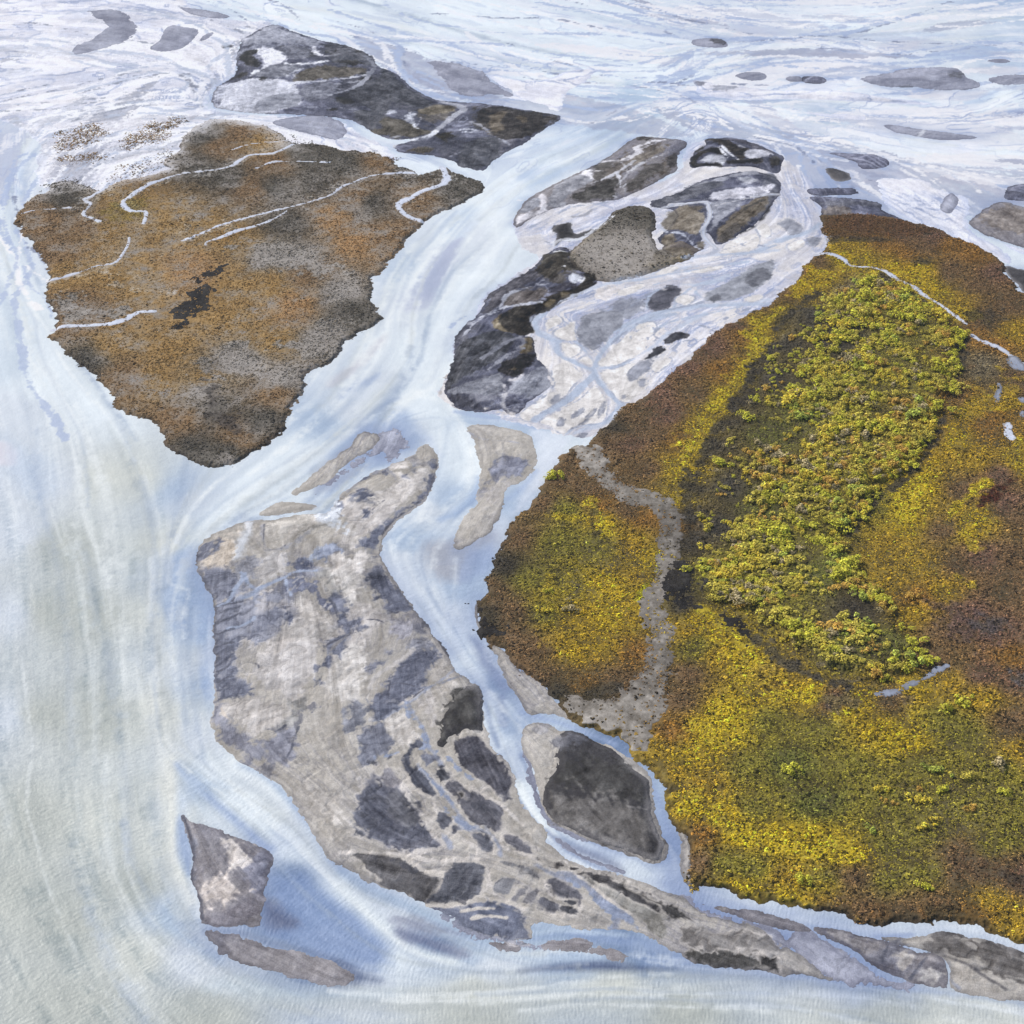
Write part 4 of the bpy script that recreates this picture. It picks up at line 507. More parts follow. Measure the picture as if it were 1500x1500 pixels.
# dark ovals and lower right bars
lp("H 600,1000 600,1060 605,1090 540,1100 470,1150 440,1190 425,1120 450,1030 500,960 550,930", (68,66,64), 6, .9); lp("K 900,150 960,60 1150,30 1250,100 1330,160 1330,250 1200,230 1000,180", (58,56,54), 12, .8); lp("K 900,210 1000,180 1300,250 1390,370 1400,450 1350,460 1200,400 1000,320 920,260", (104,100,97), 16, .85); lp("H 970,1130 1040,1130 1100,1160 1000,1190 940,1180", (92,92,106), 8, .7); lp("H 840,1090 900,1080 920,1120 870,1140", (150,148,152), 5, .7)
ll("K 1340,260 1260,255", (130,126,124), 2, 3, .7)
lp("L 640,790 740,800 880,850 850,920 760,870 670,820", (150,146,146), 7, .8); lp("L 800,920 900,850 1040,880 1010,990 880,950", (126,126,142), 7, .8); lp("L 930,950 950,890 1010,880 1040,910 990,960", (182,176,170), 6, .8); lp("L 1040,1010 1080,940 1120,960 1130,1020 1080,1030", (176,172,168), 6, .8); ll("L 900,860 880,920 890,960", (96,98,116), 4, 4, .9); ll("L 1070,910 1030,960 1000,1000", (92,94,112), 4, 4, .9)
lp("L 1100,815 1250,810 1500,890 1600,940 1600,1060 1400,1010 1200,920 1050,870", (104,100,98), 10, .9); lp("L 1180,950 1290,960 1420,1040 1500,1060 1500,1100 1250,1060 1180,1010", (178,172,165), 8, .85); ll("L 1150,900 1260,950 1330,1000 1420,1050", (88,86,90), 5, 6, .8); ll("L 1170,930 1175,1000 1210,1040", (150,158,184), 5, 4, .7)
lp("L 80,680 210,690 150,720", (174,168,164), 5, .8)
# ------------------------------------------------------------------ vegetation colours
VP = dict(Y=(216,182,44), y=(196,160,50), O=(152,142,56), G=(126,127,58), o=(168,122,58), b=(138,108,74), r=(142,107,86), d=(76,70,60), t=(142,128,100), h=(84,79,70),
          k=(164,129,76), q=(172,132,86), g=(140,133,124))
VEG = """1215,325,b 1260,330,r 1320,340,r 1370,345,r 1220,350,y 1250,360,y 1300,355,o 1350,365,b 1400,365,o 1440,375,o 1460,400,r 1240,380,Y 1270,385,Y 1310,390,y 1350,400,Y 1330,375,o 1390,400,b 1430,420,b
1370,430,Y 1400,450,y 1440,470,b 1480,450,b 1420,490,o 1460,510,o 1490,490,y 1440,540,t 1480,560,b 1200,380,b 1185,400,o 1200,410,Y 1175,425,Y 1150,430,b 1140,460,Y 1110,480,Y 1125,450,b 1080,480,r 1090,500,o
1110,500,Y 1120,505,y 1050,510,r 1010,540,r 960,580,r 920,610,b 905,630,d 1060,545,o 1090,550,Y 1020,580,b 1060,590,Y 980,610,r 1030,620,Y 1050,600,Y 960,640,b 1000,650,o 1020,660,Y 930,650,r 950,690,b 990,690,Y
1010,700,Y 910,640,b 1003,730,Y 1000,770,o 1005,800,d 990,860,d 1000,890,d 1130,510,h 1090,590,d 1065,620,d 1045,660,d 1020,720,d 1145,465,d 1012,760,d 1180,470,h 1150,510,h 1130,560,h 1240,430,t 1300,450,O
1350,490,O 1300,520,O 1230,500,h 1260,570,O 1350,560,O 1180,600,G 1120,640,G 1060,720,h 1250,650,O 1200,700,O 1120,750,G 1050,780,h 1200,780,O 1100,830,O 1200,850,G 1150,900,O 1250,900,d 1300,950,G 1230,960,G
1040,850,O 1330,700,Y 1350,720,Y 1300,740,O 1330,770,Y 1310,800,y 1370,680,y 1390,640,Y 1420,600,Y 1400,580,o 1440,620,o 1430,680,y 1410,720,b 1460,700,r 1490,680,Y 1470,740,r 1490,760,b 1430,760,Y 1410,780,Y
1380,780,b 1350,830,y 1300,850,y 1400,830,b 1440,820,r 1480,820,b 1490,860,b 1450,870,b 1380,870,y 1340,900,y 1420,900,r 1460,930,r 1390,930,b 1370,970,b 1480,970,o 1440,990,r 1490,1000,r 1350,880,o 1020,910,Y
1050,930,Y 1080,950,Y 1000,930,y 1020,950,O 1060,970,y 1100,970,Y 1010,990,b 1120,990,b 1150,1000,y 1180,1020,Y 1220,1030,r 1260,1025,Y 1300,1025,b 1340,1010,Y 1380,1000,y 1250,1040,Y 1100,1020,Y 1070,1050,Y
1040,1080,Y 990,1030,b 980,1080,o 1000,1110,Y 1130,1060,O 1200,1070,O 1300,1070,Y 1330,1090,Y 1380,1060,O 1410,1080,O 1440,1030,y 1480,1060,b 1490,1100,y 960,1100,y 980,1130,y 1030,1150,y 1100,1130,O 1160,1120,G
1250,1130,O 1350,1120,O 1450,1130,O 1010,1180,Y 1060,1200,Y 1100,1190,O 1200,1180,G 1300,1180,O 1400,1180,O 1480,1180,O 1080,1230,Y 1140,1230,Y 1200,1240,Y 1250,1255,Y 1300,1240,O 1350,1220,O 1400,1250,b 1450,1240,O
1020,1230,o 1030,1270,b 1060,1270,O 1100,1280,O 1150,1290,y 1080,1300,Y 1150,1315,Y 1200,1300,O 1250,1290,b 1300,1290,O 1350,1280,O 1400,1280,b 1450,1270,b 1490,1290,r 1220,1330,b 1270,1340,b 1320,1340,b 1380,1330,b
1420,1340,o 1450,1320,y 1490,1350,y 1480,1220,O 850,670,b 820,700,b 860,720,b 900,710,b 790,740,b 830,750,O 880,740,o 920,750,b 950,760,o 760,790,b 820,800,O 870,800,O 880,770,Y 930,800,y 955,820,Y 740,830,d 780,850,O
830,860,O 880,860,Y 930,850,y 945,870,Y 720,870,b 750,900,b 800,900,O 850,910,y 900,900,Y 930,900,y 740,940,b 790,950,b 840,960,y 890,950,y 930,960,o 760,970,b 800,990,b 850,1000,o 900,1000,b 930,1000,b 820,1010,d 870,1015,d 710,905,d"""
ISLE = """60,320,b 100,290,d 130,330,b 80,370,b 180,290,k 160,340,k 220,300,k 300,200,h 350,195,b 320,220,b 380,215,k 290,245,d 400,240,b 330,260,d 400,280,h 450,230,h 500,240,h 560,240,b 460,270,d 520,290,b 250,330,k
300,340,k 350,350,k 420,330,d 480,320,q 540,300,d 600,290,b 560,350,b 520,360,q 670,280,h 100,410,k 150,400,k 200,420,k 120,450,b 100,470,b 350,420,k 400,420,k 330,470,k 250,510,k 160,510,k 400,500,k 450,400,b 500,430,g
520,460,h 480,500,g 400,380,g 440,380,g 130,530,h 180,560,b 230,560,k 300,560,k 350,530,g 310,600,d 260,620,b 400,580,b 420,560,g 350,640,b 290,660,h 330,670,h 380,620,h 300,570,g 930,350,g 900,390,g 940,320,h 370,280,b 430,450,q 280,400,q 200,250,b 120,220,k 230,195,k 600,250,h 440,215,h"""
VC = rbf(ctrl(VEG+" "+ISLE, VP), 1.8, 7.0, 12.0)
def vp(s, k, soft=10, a=.8, kind='poly', w=8): paint(VC, s, VP[k] if isinstance(k, str) else k, kind, w, soft, a, .7)
YY = (226,198,50)
vp("F 560,140 620,130 660,160 640,210 600,245 540,250 500,270 500,220 530,180", 'Y', 12, .9); vp("F 500,265 550,260 520,275", YY, 4, .9); vp("F 290,410 350,375 440,300 470,300 420,350 350,400 380,450 330,560 290,640 220,720 150,810 60,960 0,1080 0,980 100,820 190,700 250,600 280,500 300,450", YY, 14, .8)
vp("F 0,860 130,720 230,600 260,560 240,640 140,790 40,930 0,990", YY, 16, .6); vp("F 450,330 560,250 640,240 560,300 460,380 400,420", 'd', 8, .9); vp("F 400,470 370,520 310,570 240,680 180,760 240,770 290,690 330,600 400,500", 'd', 8, .9); vp("F 180,760 110,880 60,980 50,1090 90,1060 130,920 200,800", 'd', 8, .8); vp("I -10,0 40,-40 60,60 50,200 60,330 30,340 0,200", 'd', 8, .8)
vp("F 620,75 720,110 830,140 930,180 1050,240 1150,310 1240,390 1230,420 1130,340 1020,260 900,190 800,150 700,125", YY, 8, .5); vp("F 850,150 920,150 1000,190 1120,270 1250,360 1330,370 1200,290 1060,200 930,130", 'Y', 14, .8); vp("F 640,40 760,90 840,110 820,125 720,95", 'Y', 8, .8)
vp("F 870,165 960,230 1080,290 1160,340 1180,380 1090,320 980,260 880,205", 'd', 7, .8); vp("F 1120,790 1180,740 1210,690 1230,620 1260,560 1250,700 1200,800 1130,900 1100,920", 'b', 9, .6); vp("F 1110,830 1160,760 1190,740 1140,830 1100,900", 'd', 6, .7)
vp("F 1000,1040 1080,990 1120,1000 1060,1080 1000,1150 900,1200 900,1120", 'Y', 14, .7); vp("F 1260,620 1330,640 1350,720 1290,820 1200,880 1130,940 1200,800 1260,700", 'y', 18, .6); vp("I 920,40 1000,0 1060,20 1030,120 980,200 920,190 900,100", YY, 14, .8); vp("F 1350,620 1420,600 1480,640 1440,760 1350,750", 'Y', 18, .6); vp("F 1380,900 1500,880 1500,960 1420,930", YY, 10, .7)
vp("I 1290,130 1340,80 1420,20 1460,20 1400,90 1310,140", (84,44,30), 6, .9); vp("I 1160,210 1200,140 1290,60 1360,20", YY, 7, .8, 'line', 9); vp("I 1220,180 1230,260 1290,320", YY, 7, .6, 'line', 9); vp("I 1200,440 1260,480", YY, 7, .6, 'line', 9)
vp("I 70,560 130,590 190,640 270,690 320,740 290,760 190,690 110,630 60,600", YY, 7, .95); vp("I 200,780 300,750 400,850 420,900 300,900 200,880", YY, 16, .5); vp("I 340,960 460,950 560,960 680,970 800,940 900,910 960,890 830,960 700,1010 600,1000 480,1000", YY, 8, .7); vp("I 640,1040 760,1010 720,1050", YY, 8, .8); vp("I 100,1060 200,1000 270,1050 320,1150 200,1180 60,1180", YY, 18, .55); vp("I 920,1080 1010,1040 1060,1090 1000,1180 900,1190", YY, 18, .45)
vp("I 240,640 330,690 420,760 520,830 640,880 820,900 700,930 560,890 420,820 300,730", 'h', 8, .8); vp("I 540,820 620,830 600,850", 't', 4, .8); vp("I 690,890 800,895 760,915", 't', 4, .8); vp("I 1150,560 1220,600 1300,620 1380,700 1300,720 1200,680", (110,88,84), 18, .6); vp("I 1280,640 1400,640 1420,680 1330,700", (88,84,86), 12, .6); vp("I 1420,860 1500,880 1500,920 1440,900", (96,92,94), 8, .8)
vp("I 600,980 720,960 900,960 960,940 980,980 800,1000 640,1030", (96,84,88), 10, .6); vp("L 20,190 120,230 230,320 400,370 600,400 800,440 900,500 780,500 600,480 420,430 250,390 120,330 20,260", YY, 16, .65); vp("L 200,620 400,640 560,680 540,690 380,660 220,635", YY, 8, .5); vp("L 560,650 640,600 700,680 720,730 600,700", 'y', 14, .5); vp("L 1150,440 1300,470 1500,560 1500,640 1300,580 1180,520", (112,88,64), 14, .75); vp("L 1380,540 1500,560 1500,590 1400,580", (70,58,48), 10, .7); vp("L 820,700 950,700 1060,720 1000,755 860,750", (130,96,56), 10, .6); vp("L 1080,700 1200,690 1260,740 1130,750", (80,68,44), 8, .7)
vp("H 900,170 1000,185 1080,185", YY, 7, .7, 'line', 9); vp("H 1090,100 1130,160 1150,250 1160,330", YY, 9, .8, 'line', 14); vp("H 1120,150 1100,190 1120,260", 'd', 6, .6, 'line', 8); vp("H 1400,340 1380,420 1330,500 1310,540", (214,208,30), 5, 1, 'line', 13); vp("H 900,440 1050,400 1250,470 1300,600 1200,720 1050,830 940,760 880,600", 'Y', 26, .4); vp("H 930,960 1060,930 1200,900 1240,930 1190,970 1000,975", 'd', 10, .8); vp("H 900,860 1000,830 1100,880 1000,930", (110,92,60), 14, .6)
for q in ("B 440,735 460,805 350,850 250,905 355,978", "B 320,768 130,780 0,830 A 1300,910 1060,970 880,1035 800,1065", "A 1290,640 1090,690 930,755 700,800 590,860 545,910 640,935 630,990", "A 470,830 370,885 400,905 365,945 440,980", "D 215,190 360,150 510,110 570,0", "D 560,150 620,180 700,200 760,230", "D 530,210 600,215 660,230 740,240", "A 820,1020 760,1070 700,1110"): vp(q, (186,182,178), 16, .5, 'line', 8)
for q in ("D 1050,40 1200,50 1400,100 1500,140 1450,170 1250,120", "D 900,560 1000,510 1060,450 1080,480 1020,560 920,600", "D 800,680 900,640 960,620 940,700 840,720", "D 250,280 400,290 560,320 400,370 280,350", "D 1250,470 1400,420 1500,330 1500,420 1400,520"): vp(q, 'g', 22, .85)
vp("D 880,640 960,680 970,760 1080,830 1200,860 1060,860 920,790", (66,60,56), 16, .7); vp("A 520,900 640,880 640,960 500,990 450,940", (140,122,48), 18, .5)
vp("X 1410,495 1404,560 1376,625 1342,690 1306,714 1270,746 1243,785", 'd', 7, .85, 'line', 9); vp("X 1022,860 1045,890 1110,922 1150,962 1187,988 1247,1010 1300,1012", 'd', 7, .7, 'line', 8)
vp("C 610,950 800,950 1000,985 1140,1015 1000,1045 800,1050 650,1045 610,1010", (112,80,52), 10, .8); vp("C 640,1060 760,1052 1000,1050 1130,1020 1000,1058 800,1068", 'd', 6, .6); vp("F 1280,350 1360,310 1400,350 1330,400", 'd', 16, .6); vp("F 1020,100 1080,90 1080,120", 'd', 10, .7)
# ------------------------------------------------------------------ materials
def mat(name, rough, spec, grain, gscale, bump, bscale, bump2=0.0, b2scale=.1, stretch=1.0):
    m = bpy.data.materials.new(name); m.use_nodes = True; nt = m.node_tree; N = nt.nodes; L = nt.links
    b = N['Principled BSDF']; b.inputs['Roughness'].default_value = rough; b.inputs['Specular IOR Level'].default_value = spec
    a = N.new('ShaderNodeAttribute'); a.attribute_name = 'albedo'
    tc = N.new('ShaderNodeNewGeometry')
    n = N.new('ShaderNodeTexNoise'); n.inputs['Scale'].default_value = gscale; n.inputs['Detail'].default_value = 4; n.inputs['Roughness'].default_value = .65
    mr = N.new('ShaderNodeMapRange'); mr.inputs[1].default_value = .25; mr.inputs[2].default_value = .75; mr.inputs[3].default_value = 1-grain; mr.inputs[4].default_value = 1+grain
    mx = N.new('ShaderNodeVectorMath'); mx.operation = 'SCALE'
    L.new(tc.outputs['Position'], n.inputs['Vector']); L.new(n.outputs[0], mr.inputs[0]); L.new(a.outputs['Color'], mx.inputs[0]); L.new(mr.outputs[0], mx.inputs['Scale'])
    L.new(mx.outputs[0], b.inputs['Base Color'])
    prev = None
    for st, sc, s in ((bump, bscale, 3), (bump2, b2scale, 2)):
        if st <= 0: continue
        q = N.new('ShaderNodeTexNoise'); q.inputs['Scale'].default_value = sc; q.inputs['Detail'].default_value = s
        mp = N.new('ShaderNodeMapping'); mp.inputs['Scale'].default_value = (1, stretch, 1); L.new(tc.outputs['Position'], mp.inputs[0]); L.new(mp.outputs[0], q.inputs['Vector'])
        bp = N.new('ShaderNodeBump'); bp.inputs['Strength'].default_value = st; bp.inputs['Distance'].default_value = .6/sc
        L.new(q.outputs[0], bp.inputs['Height'])
        if prev: L.new(prev.outputs[0], bp.inputs['Normal'])
        prev = bp
    if prev: L.new(prev.outputs[0], b.inputs['Normal'])
    return m
M_WATER = mat('milky_water', .42, .24, .07, 2.0, .16, 1.3, .10, .25, 1.0)
M_SAND = mat('wet_sand', .75, .2, .24, 2.8, .30, 2.2, .10, .35)
M_MUD = mat('dark_mud', .65, .12, .34, 2.4, .32, 1.8, .12, .35)
M_SILT = mat('pale_silt', .6, .25, .09, 1.8, .25, .7)
M_SOIL = mat('tundra_soil', .9, .1, .3, 1.6, .5, 1.5)
M_LEAF = mat('leaves', .7, .12, .16, 3.0, 0, 1)
# ------------------------------------------------------------------ mesh from a window of the grid
def build_mesh(name, verts, quads, cols, material, smooth_=True):
    me = bpy.data.meshes.new(name); nv = len(verts); nq = len(quads); k = quads.shape[1]
    me.vertices.add(nv); me.vertices.foreach_set('co', np.ascontiguousarray(verts, np.float32).ravel())
    me.loops.add(nq*k); me.loops.foreach_set('vertex_index', np.ascontiguousarray(quads, np.int32).ravel())
    me.polygons.add(nq); me.polygons.foreach_set('loop_start', np.arange(0, nq*k, k, dtype=np.int32)); me.polygons.foreach_set('loop_total', np.full(nq, k, np.int32))
    if smooth_: me.polygons.foreach_set('use_smooth', np.ones(nq, bool))
    me.update(calc_edges=True)
    at = me.attributes.new('albedo', 'FLOAT_COLOR', 'POINT')
    at.data.foreach_set('color', np.concatenate([cols, np.ones((nv, 1))], 1).astype(np.float32).ravel())
    me.materials.append(material)
    return me
def link(name, me, label=None, cat=None, kind=None, group=None):
    o = bpy.data.objects.new(name, me); C.objects.link(o)
    if label: o['label'] = label
    if cat: o['category'] = cat
    if kind: o['kind'] = kind
    if group: o['group'] = group
    return o
def crop(name, win, mask, z, col, material):
    h, w = mask.shape
    q = mask[:-1, :-1] & mask[1:, :-1] & mask[:-1, 1:] & mask[1:, 1:]
    if not q.any(): return None
    idx = np.arange(h*w).reshape(h, w)
    quads = np.stack([idx[:-1, :-1][q], idx[:-1, 1:][q], idx[1:, 1:][q], idx[1:, :-1][q]], 1)
    used, inv = np.unique(quads, return_inverse=True)
    x = X[win].ravel()[used]; y = Y[win].ravel()[used]
    return build_mesh(name, np.stack([x, y, z.ravel()[used]], 1), inv.reshape(-1, 4), lin(col.reshape(-1, 3)[used]), material)
LZ = np.zeros((NR, NC), np.float32); DEN = np.zeros((NR, NC), np.float32)
GAP = np.repeat((1.25*dYdi)[:, None], NC, 1).astype(np.float32)
STY = {  # base, second tone, streak, mottling, rim colour, rim width, material
 'sand': ((187,181,173), (156,152,150), 6, 8, (84,84,94), 1.0, M_SAND), 'silt': ((234,232,237), (214,217,230), 9, 6, (196,204,226), 2.0, M_SILT), 'braid': ((214,210,211), (190,192,210), 7, 6, (186,194,216), 2.0, M_SILT),
 'dark': ((84,85,97), (112,113,130), 6, 9, (58,58,70), 1.0, M_MUD), 'black': (( 64,62,64), (84,81,82), 3, 7, (150,147,148), 1.2, M_MUD), 'brown': ((120,112,106), (98,92,90), 5, 10, (66,64,70), 1.2, M_MUD), 'lav': ((140,142,158), (166,168,182), 7, 7, (120,122,146), 1.2, M_SAND),
 'mid': ((140,136,138), (112,111,120), 6, 9, (88,86,98), 1.1, M_SAND), 'grassy': ((160,153,146), (120,112,104), 2, 12, (62,56,52), .9, M_SOIL), 'bank': ((92,84,66), (70,64,52), 2, 12, (56,50,44), .9, M_SOIL), 'gravel': ((138,131,122), (94,88,80), 5, 20, (104,97,90), 2.0, M_SAND),
 'stream': ((206,211,224), (188,195,214), 3, 4, (176,172,172), .5, M_SILT), 'peat': ((36,34,33), (54,50,45), 2, 10, (48,44,40), .8, M_SOIL), 'pond': ((150,156,172), (170,172,180), 3, 4, (70,64,56), 1.0, M_WATER)}
nob = [0]
def land(name, style, shape, label, cat, z0=.03, h=.5, w=5.0, jag=.5, line=None, on=False, relief=.22, kind='structure', over=True):
    f = field(shape, line is None, margin=8 if line is None else line*float(mpp(750, parse(shape)[:, 1].mean()))+8)
    if f is None: return
    win, s = f
    if line is not None:
        s = s + np.maximum(line*.55*MP[win], .62*GAP[win]/1.25)*np.clip(1+1.3*F1[win]+1.1*F2[win]+.5*F3[win], .85, 1.9)
    s = s+jag*(2.0*F2[win]+1.6*F3[win]+.8*F4[win])*(1 if line is None else .12)
    base, alt, strk, mot, rim, rw, material = STY[style]
    base = np.array(base, np.float32); alt = np.array(alt, np.float32)
    t = sst(-.25, .75, .7*F1[win]+.5*F0[win]+.25*S2[win]*.5+.5*F2[win])[..., None]*.8
    col = base*(1-t)+alt*t
    if style == 'silt' or style == 'braid':
        col = col+(11*P1[win]+6*P2[win]+4*S3[win])[..., None]*np.array((1.1,1,.7), np.float32)
        e = sst(.5, 1.4, S1_[win]+.8*F1[win])[..., None]*.6; col = col*(1-e)+np.array((236,234,238), np.float32)*e
        e = np.maximum(.75*(1-sst(.5, 1.9, T1[win]+.8*F3[win])), .55*(1-sst(.4, 1.5, T2[win])))*np.clip(.45+1.2*F1[win]+.7*F2[win], 0, 1); e = e[..., None]; col = col*(1-e)+np.array((142,154,186), np.float32)*e
    if style == 'sand' or style == 'mid':
        e = (sst(.55, .95, R1[win])*sst(-.1, .5, F0[win]+.6*F1[win]))[..., None]*.42; col = col*(1-e)+np.array((118,118,132), np.float32)*e
        col = col+(9*P1[win]+7*P2[win]+16*F1[win])[..., None]
        e = (np.maximum(.32*(1-sst(.3, 1.3, T1[win])), .22*(1-sst(.3, 1.2, T2[win])))*np.clip(.4+1.2*F1[win], 0, 1))[..., None]; col = col*(1-e)+np.array((112,112,128), np.float32)*e
    if style == 'dark' or style == 'lav':
        e = sst(.6, 1.0, R2[win])[..., None]*.35; col = col*(1-e)+np.array((176,178,196), np.float32)*e
        col = col+(8*P1[win]+6*P2[win]+14*F1[win])[..., None]
        e = (.55*(1-sst(.4, 1.6, T1[win]))*np.clip(.3+1.3*F1[win], 0, 1))[..., None]; col = col*(1-e)+np.array((184,187,204), np.float32)*e
    if style == 'bank':
        D = np.clip(.62+.5*F2[win]+.5*F3[win]+.3*F1[win], .1, .95)[..., None]; col = col*(1-D)+VC[win]*.80*D
    if style == 'grassy':
        gr = np.abs(VC[win]-np.array(VP['g'], np.float32)).sum(2); D = (np.clip(.25+.55*sst(10, 45, gr)+.45*F1[win]+.7*F2[win]+.6*F3[win], .05, .95))[..., None]; fr_ = sst(13, 0, s+5*F1[win])*sst(335, 255, PY[win])*sst(480, 380, PX[win]); D = D*(1-.8*fr_[..., None]); col = col*(1-.75*fr_[..., None])+np.array((222,221,226), np.float32)*.75*fr_[..., None]; col = col*(1-D)+VC[win]*.92*D
    if over:
        a = LA[win][..., None]; col = col*(1-a)+LC[win]*a
    col = col+(mot*(1.3*F2[win]+1.5*F3[win]+1.3*F4[win])+strk*.55*S1_[win]+strk*.4*S0[win])[..., None]
    if style == 'sand': col = (col-166)*1.06+156
    elif style in ('dark', 'mid', 'brown'): col = (col-112)*1.2+106
    rj = rw*(1+.8*F2[win]+.6*F3[win])
    if style in ('sand', 'mid', 'dark', 'lav', 'brown'):                              # rills cut by draining water
        e = (sst(.62, .97, R3[win])*np.clip(.35+1.3*F1[win]+.5*F2[win], .05, 1))[..., None]*(.22 if style == 'sand' else .26); col = col*(1-e)+col*e*.62
        e = (sst(.1, 1.6, S0[win])*.10)[..., None]; col = col*(1-e)+np.array((222,216,214), np.float32)*e
    e = ((1-sst(0, rj*1.7, s))*np.clip(.5+1.1*F0[win]+.8*F1[win], .1, 1))[..., None]*.75
    rc = np.array(rim, np.float32)
    if style in ('sand', 'mid', 'dark', 'lav', 'brown'): rc = rc*.4+col*.42
    col = col*(1-e)+rc*e
    if not on and style in ('sand', 'mid', 'dark', 'lav', 'brown', 'black'):        # shoals of grey sand showing through shallow water
        h_ = (.5*np.exp(np.minimum(s, 0)/(4.5+3*F1[win]))*np.clip(.45+1.3*F0[win]+1.0*F1[win], .0, 1)*(s > -25))[..., None]
        WC[win] = WC[win]*(1-h_)+np.array((132,148,182), np.float32)*h_
    g = GAP[win]
    if on: z = LZ[win]+np.clip(s*.3+.04, -.3, .07)
    else:
        z = z0+np.where(s > 0, h*sst(0, w, s), s*.4)
        z = z+relief*sst(.5, 5, s)*(F2[win]+.5*F3[win]+(1.1*(.6-np.clip(R1[win], 0, 1))-.5*np.clip(R3[win], 0, 1))*(style in ('sand', 'mid', 'dark', 'brown')))
    m = s > -g-.6
    me = crop(name, win, m, z, np.clip(col, 20, 240), material)
    if me is None: return
    LZ[win] = np.where(s > 0, np.maximum(LZ[win], z) if not on else z, LZ[win])
    if not on and style not in ('bank', 'grassy'): DEN[win] = np.where(s > -.5, 0, DEN[win])
    if on: DEN[win] = DEN[win]*(1-(sst(-3.5, 4, s+1.0+5*F2[win]+3*F3[win])*.93 if style in ('gravel', 'peat') else sst(-.8, .7, s+.8*F3[win])*.98))
    link(name, me, label, cat, kind)
    nob[0] += 1
    return win, s
# ------------------------------------------------------------------ flats, bars, islands
LC0, LA0 = LC.copy(), LA.copy()
braids(LCA, [(-60,-20,420,180), (20,170,270,280)], 110, 60, 3.2, .12)
land('mudflat', 'silt', "X -120,-60 200,-60 262,-10 285,12 330,28 400,34 355,62 345,108 315,128 305,160 380,168 480,174 530,198 562,214 577,232 540,240 430,240 300,260 200,300 100,300 62,276 52,245 58,212 22,186 -30,170 -140,160", 'pale braided silt flat above the brown island', 'mudflat', .03, .1, 8, 1.2, relief=.02)
land('mudflat', 'braid', "X 752,330 760,310 800,300 860,290 900,285 950,270 985,258 1000,240 1010,215 1035,205 1080,203 1120,213 1146,232 1160,240 1185,262 1200,300 1215,350 1200,385 1170,425 1130,460 1000,545 910,610 893,630 850,642 800,630 720,608 690,603 660,596 643,580 648,558 662,535 666,500 690,470 705,440 740,412 790,378 765,365", 'pale braided silt plain with blue threads beside the yellow bank', 'mudflat', .03, .1, 6, .8, relief=.02)
land('mudflat', 'silt', "C 860,790 950,780 1060,790 1150,840 1230,860 1260,930 1250,990 1300,1040 1400,1090 1440,1160 1300,1110 1150,1020 1000,970 920,920 880,860", 'pale silt flat above the top of the yellow bank', 'mudflat', .03, .08, 6, 1.0, relief=.02)
land('mudflat', 'silt', "B 640,330 760,415 700,425 850,450 950,490 970,450 1000,400 1090,350 1110,300 1000,310 900,350 780,350", 'thin pale silt spit above the dark mud bar', 'mudflat', .02, .08, 6, .8, relief=.02)
LC[:], LA[:] = LC0, LA0
land('mudbar', 'dark', "X 820,170 783,163 733,155 683,150 643,147 617,138 600,125 580,108 553,97 543,82 520,72 500,65 467,58 433,47 407,37 390,38 367,50 353,60 347,85 345,110 320,127 310,147 320,158 367,166 417,167 470,170 500,173 520,178 540,190 567,203 603,204 585,212 577,214 587,223 633,228 657,233 680,245 710,250 720,237 740,223 767,210 790,193 813,180", 'long dark mud bar above the brown island, tapering to a black point', 'mud bar', .1, .7, 9, .6)
land('mudbar', 'lav', "A 740,115 800,118 870,130 862,160 800,212 720,228 655,215 700,180", 'grey wedge of mud at the upper left', 'mud bar', .14, .35, 5, .5)
land('mudbar', 'lav', "A 800,32 900,45 1010,70 960,82 860,70 805,48", 'thin grey sliver of mud at the top edge', 'mud bar', .14, .3, 5, .5)
land('mudbar', 'lav', "A 390,52 480,40 560,60 590,100 600,140 540,185 440,215 340,242 310,215 400,170 470,120 420,80", 'curved soft grey mud bar in the upper left corner', 'mud bar', .12, .3, 8, 1.5)
land('mudbar', 'lav', "A 930,140 890,160 870,185 900,178 940,150", 'small grey mud patch beside the wedge', 'mud bar', .14, .25, 4, .4)
land('mudbar', 'lav', "A 1190,540 1290,515 1400,510 1480,530 1520,570 1510,600 1470,615 1400,600 1290,575", 'smooth grey silt bar above the edge of the brown island', 'mud bar', .14, .25, 6, .5)
land('mudbar', 'lav', "C 35,180 70,170 150,168 190,180 203,200 170,210 90,207 50,200", 'small oval bar with a dark cap, farthest out in the white channels', 'mud bar', .05, .5, 6, .4)
land('mudbar', 'lav', "C 230,335 270,318 340,318 370,335 340,355 280,352", 'small plain grey oval bar', 'mud bar', .05, .5, 6, .4)
land('mudbar', 'lav', "C 450,345 490,333 524,338 520,358 470,358", 'pale half of the twin oval bar', 'mud bar', .05, .4, 5, .4)
land('mudbar', 'dark', "C 528,336 560,334 615,340 630,358 600,370 540,365 522,352", 'dark half of the twin oval bar', 'mud bar', .05, .5, 5, .4)
land('mudbar', 'lav', "C 775,350 830,330 900,325 970,305 1080,298 1180,297 1230,315 1250,340 1300,365 1290,385 1220,395 1120,398 1030,385 930,385 850,375", 'long humped grey bar at the upper right', 'mud bar', .05, .7, 9, .8)
land('mudbar', 'lav', "C 1335,268 1390,258 1440,268 1400,278", 'tiny grey bar near the right edge', 'mud bar', .05, .3, 4, .3)
land('mudbar', 'lav', "C 1330,350 1400,332 1500,330 1600,345 1500,370 1400,370", 'soft grey bar running out of the right edge', 'mud bar', .03, .25, 6, 1)
land('sandbar', 'silt', "C 45,355 100,358 160,372 250,380 400,395 550,398 750,403 900,428 1100,455 1050,462 850,450 650,440 450,435 300,440 150,430 80,410 60,385", 'long pale sand spit below the oval bars', 'sandbar', .04, .35, 5, .6)
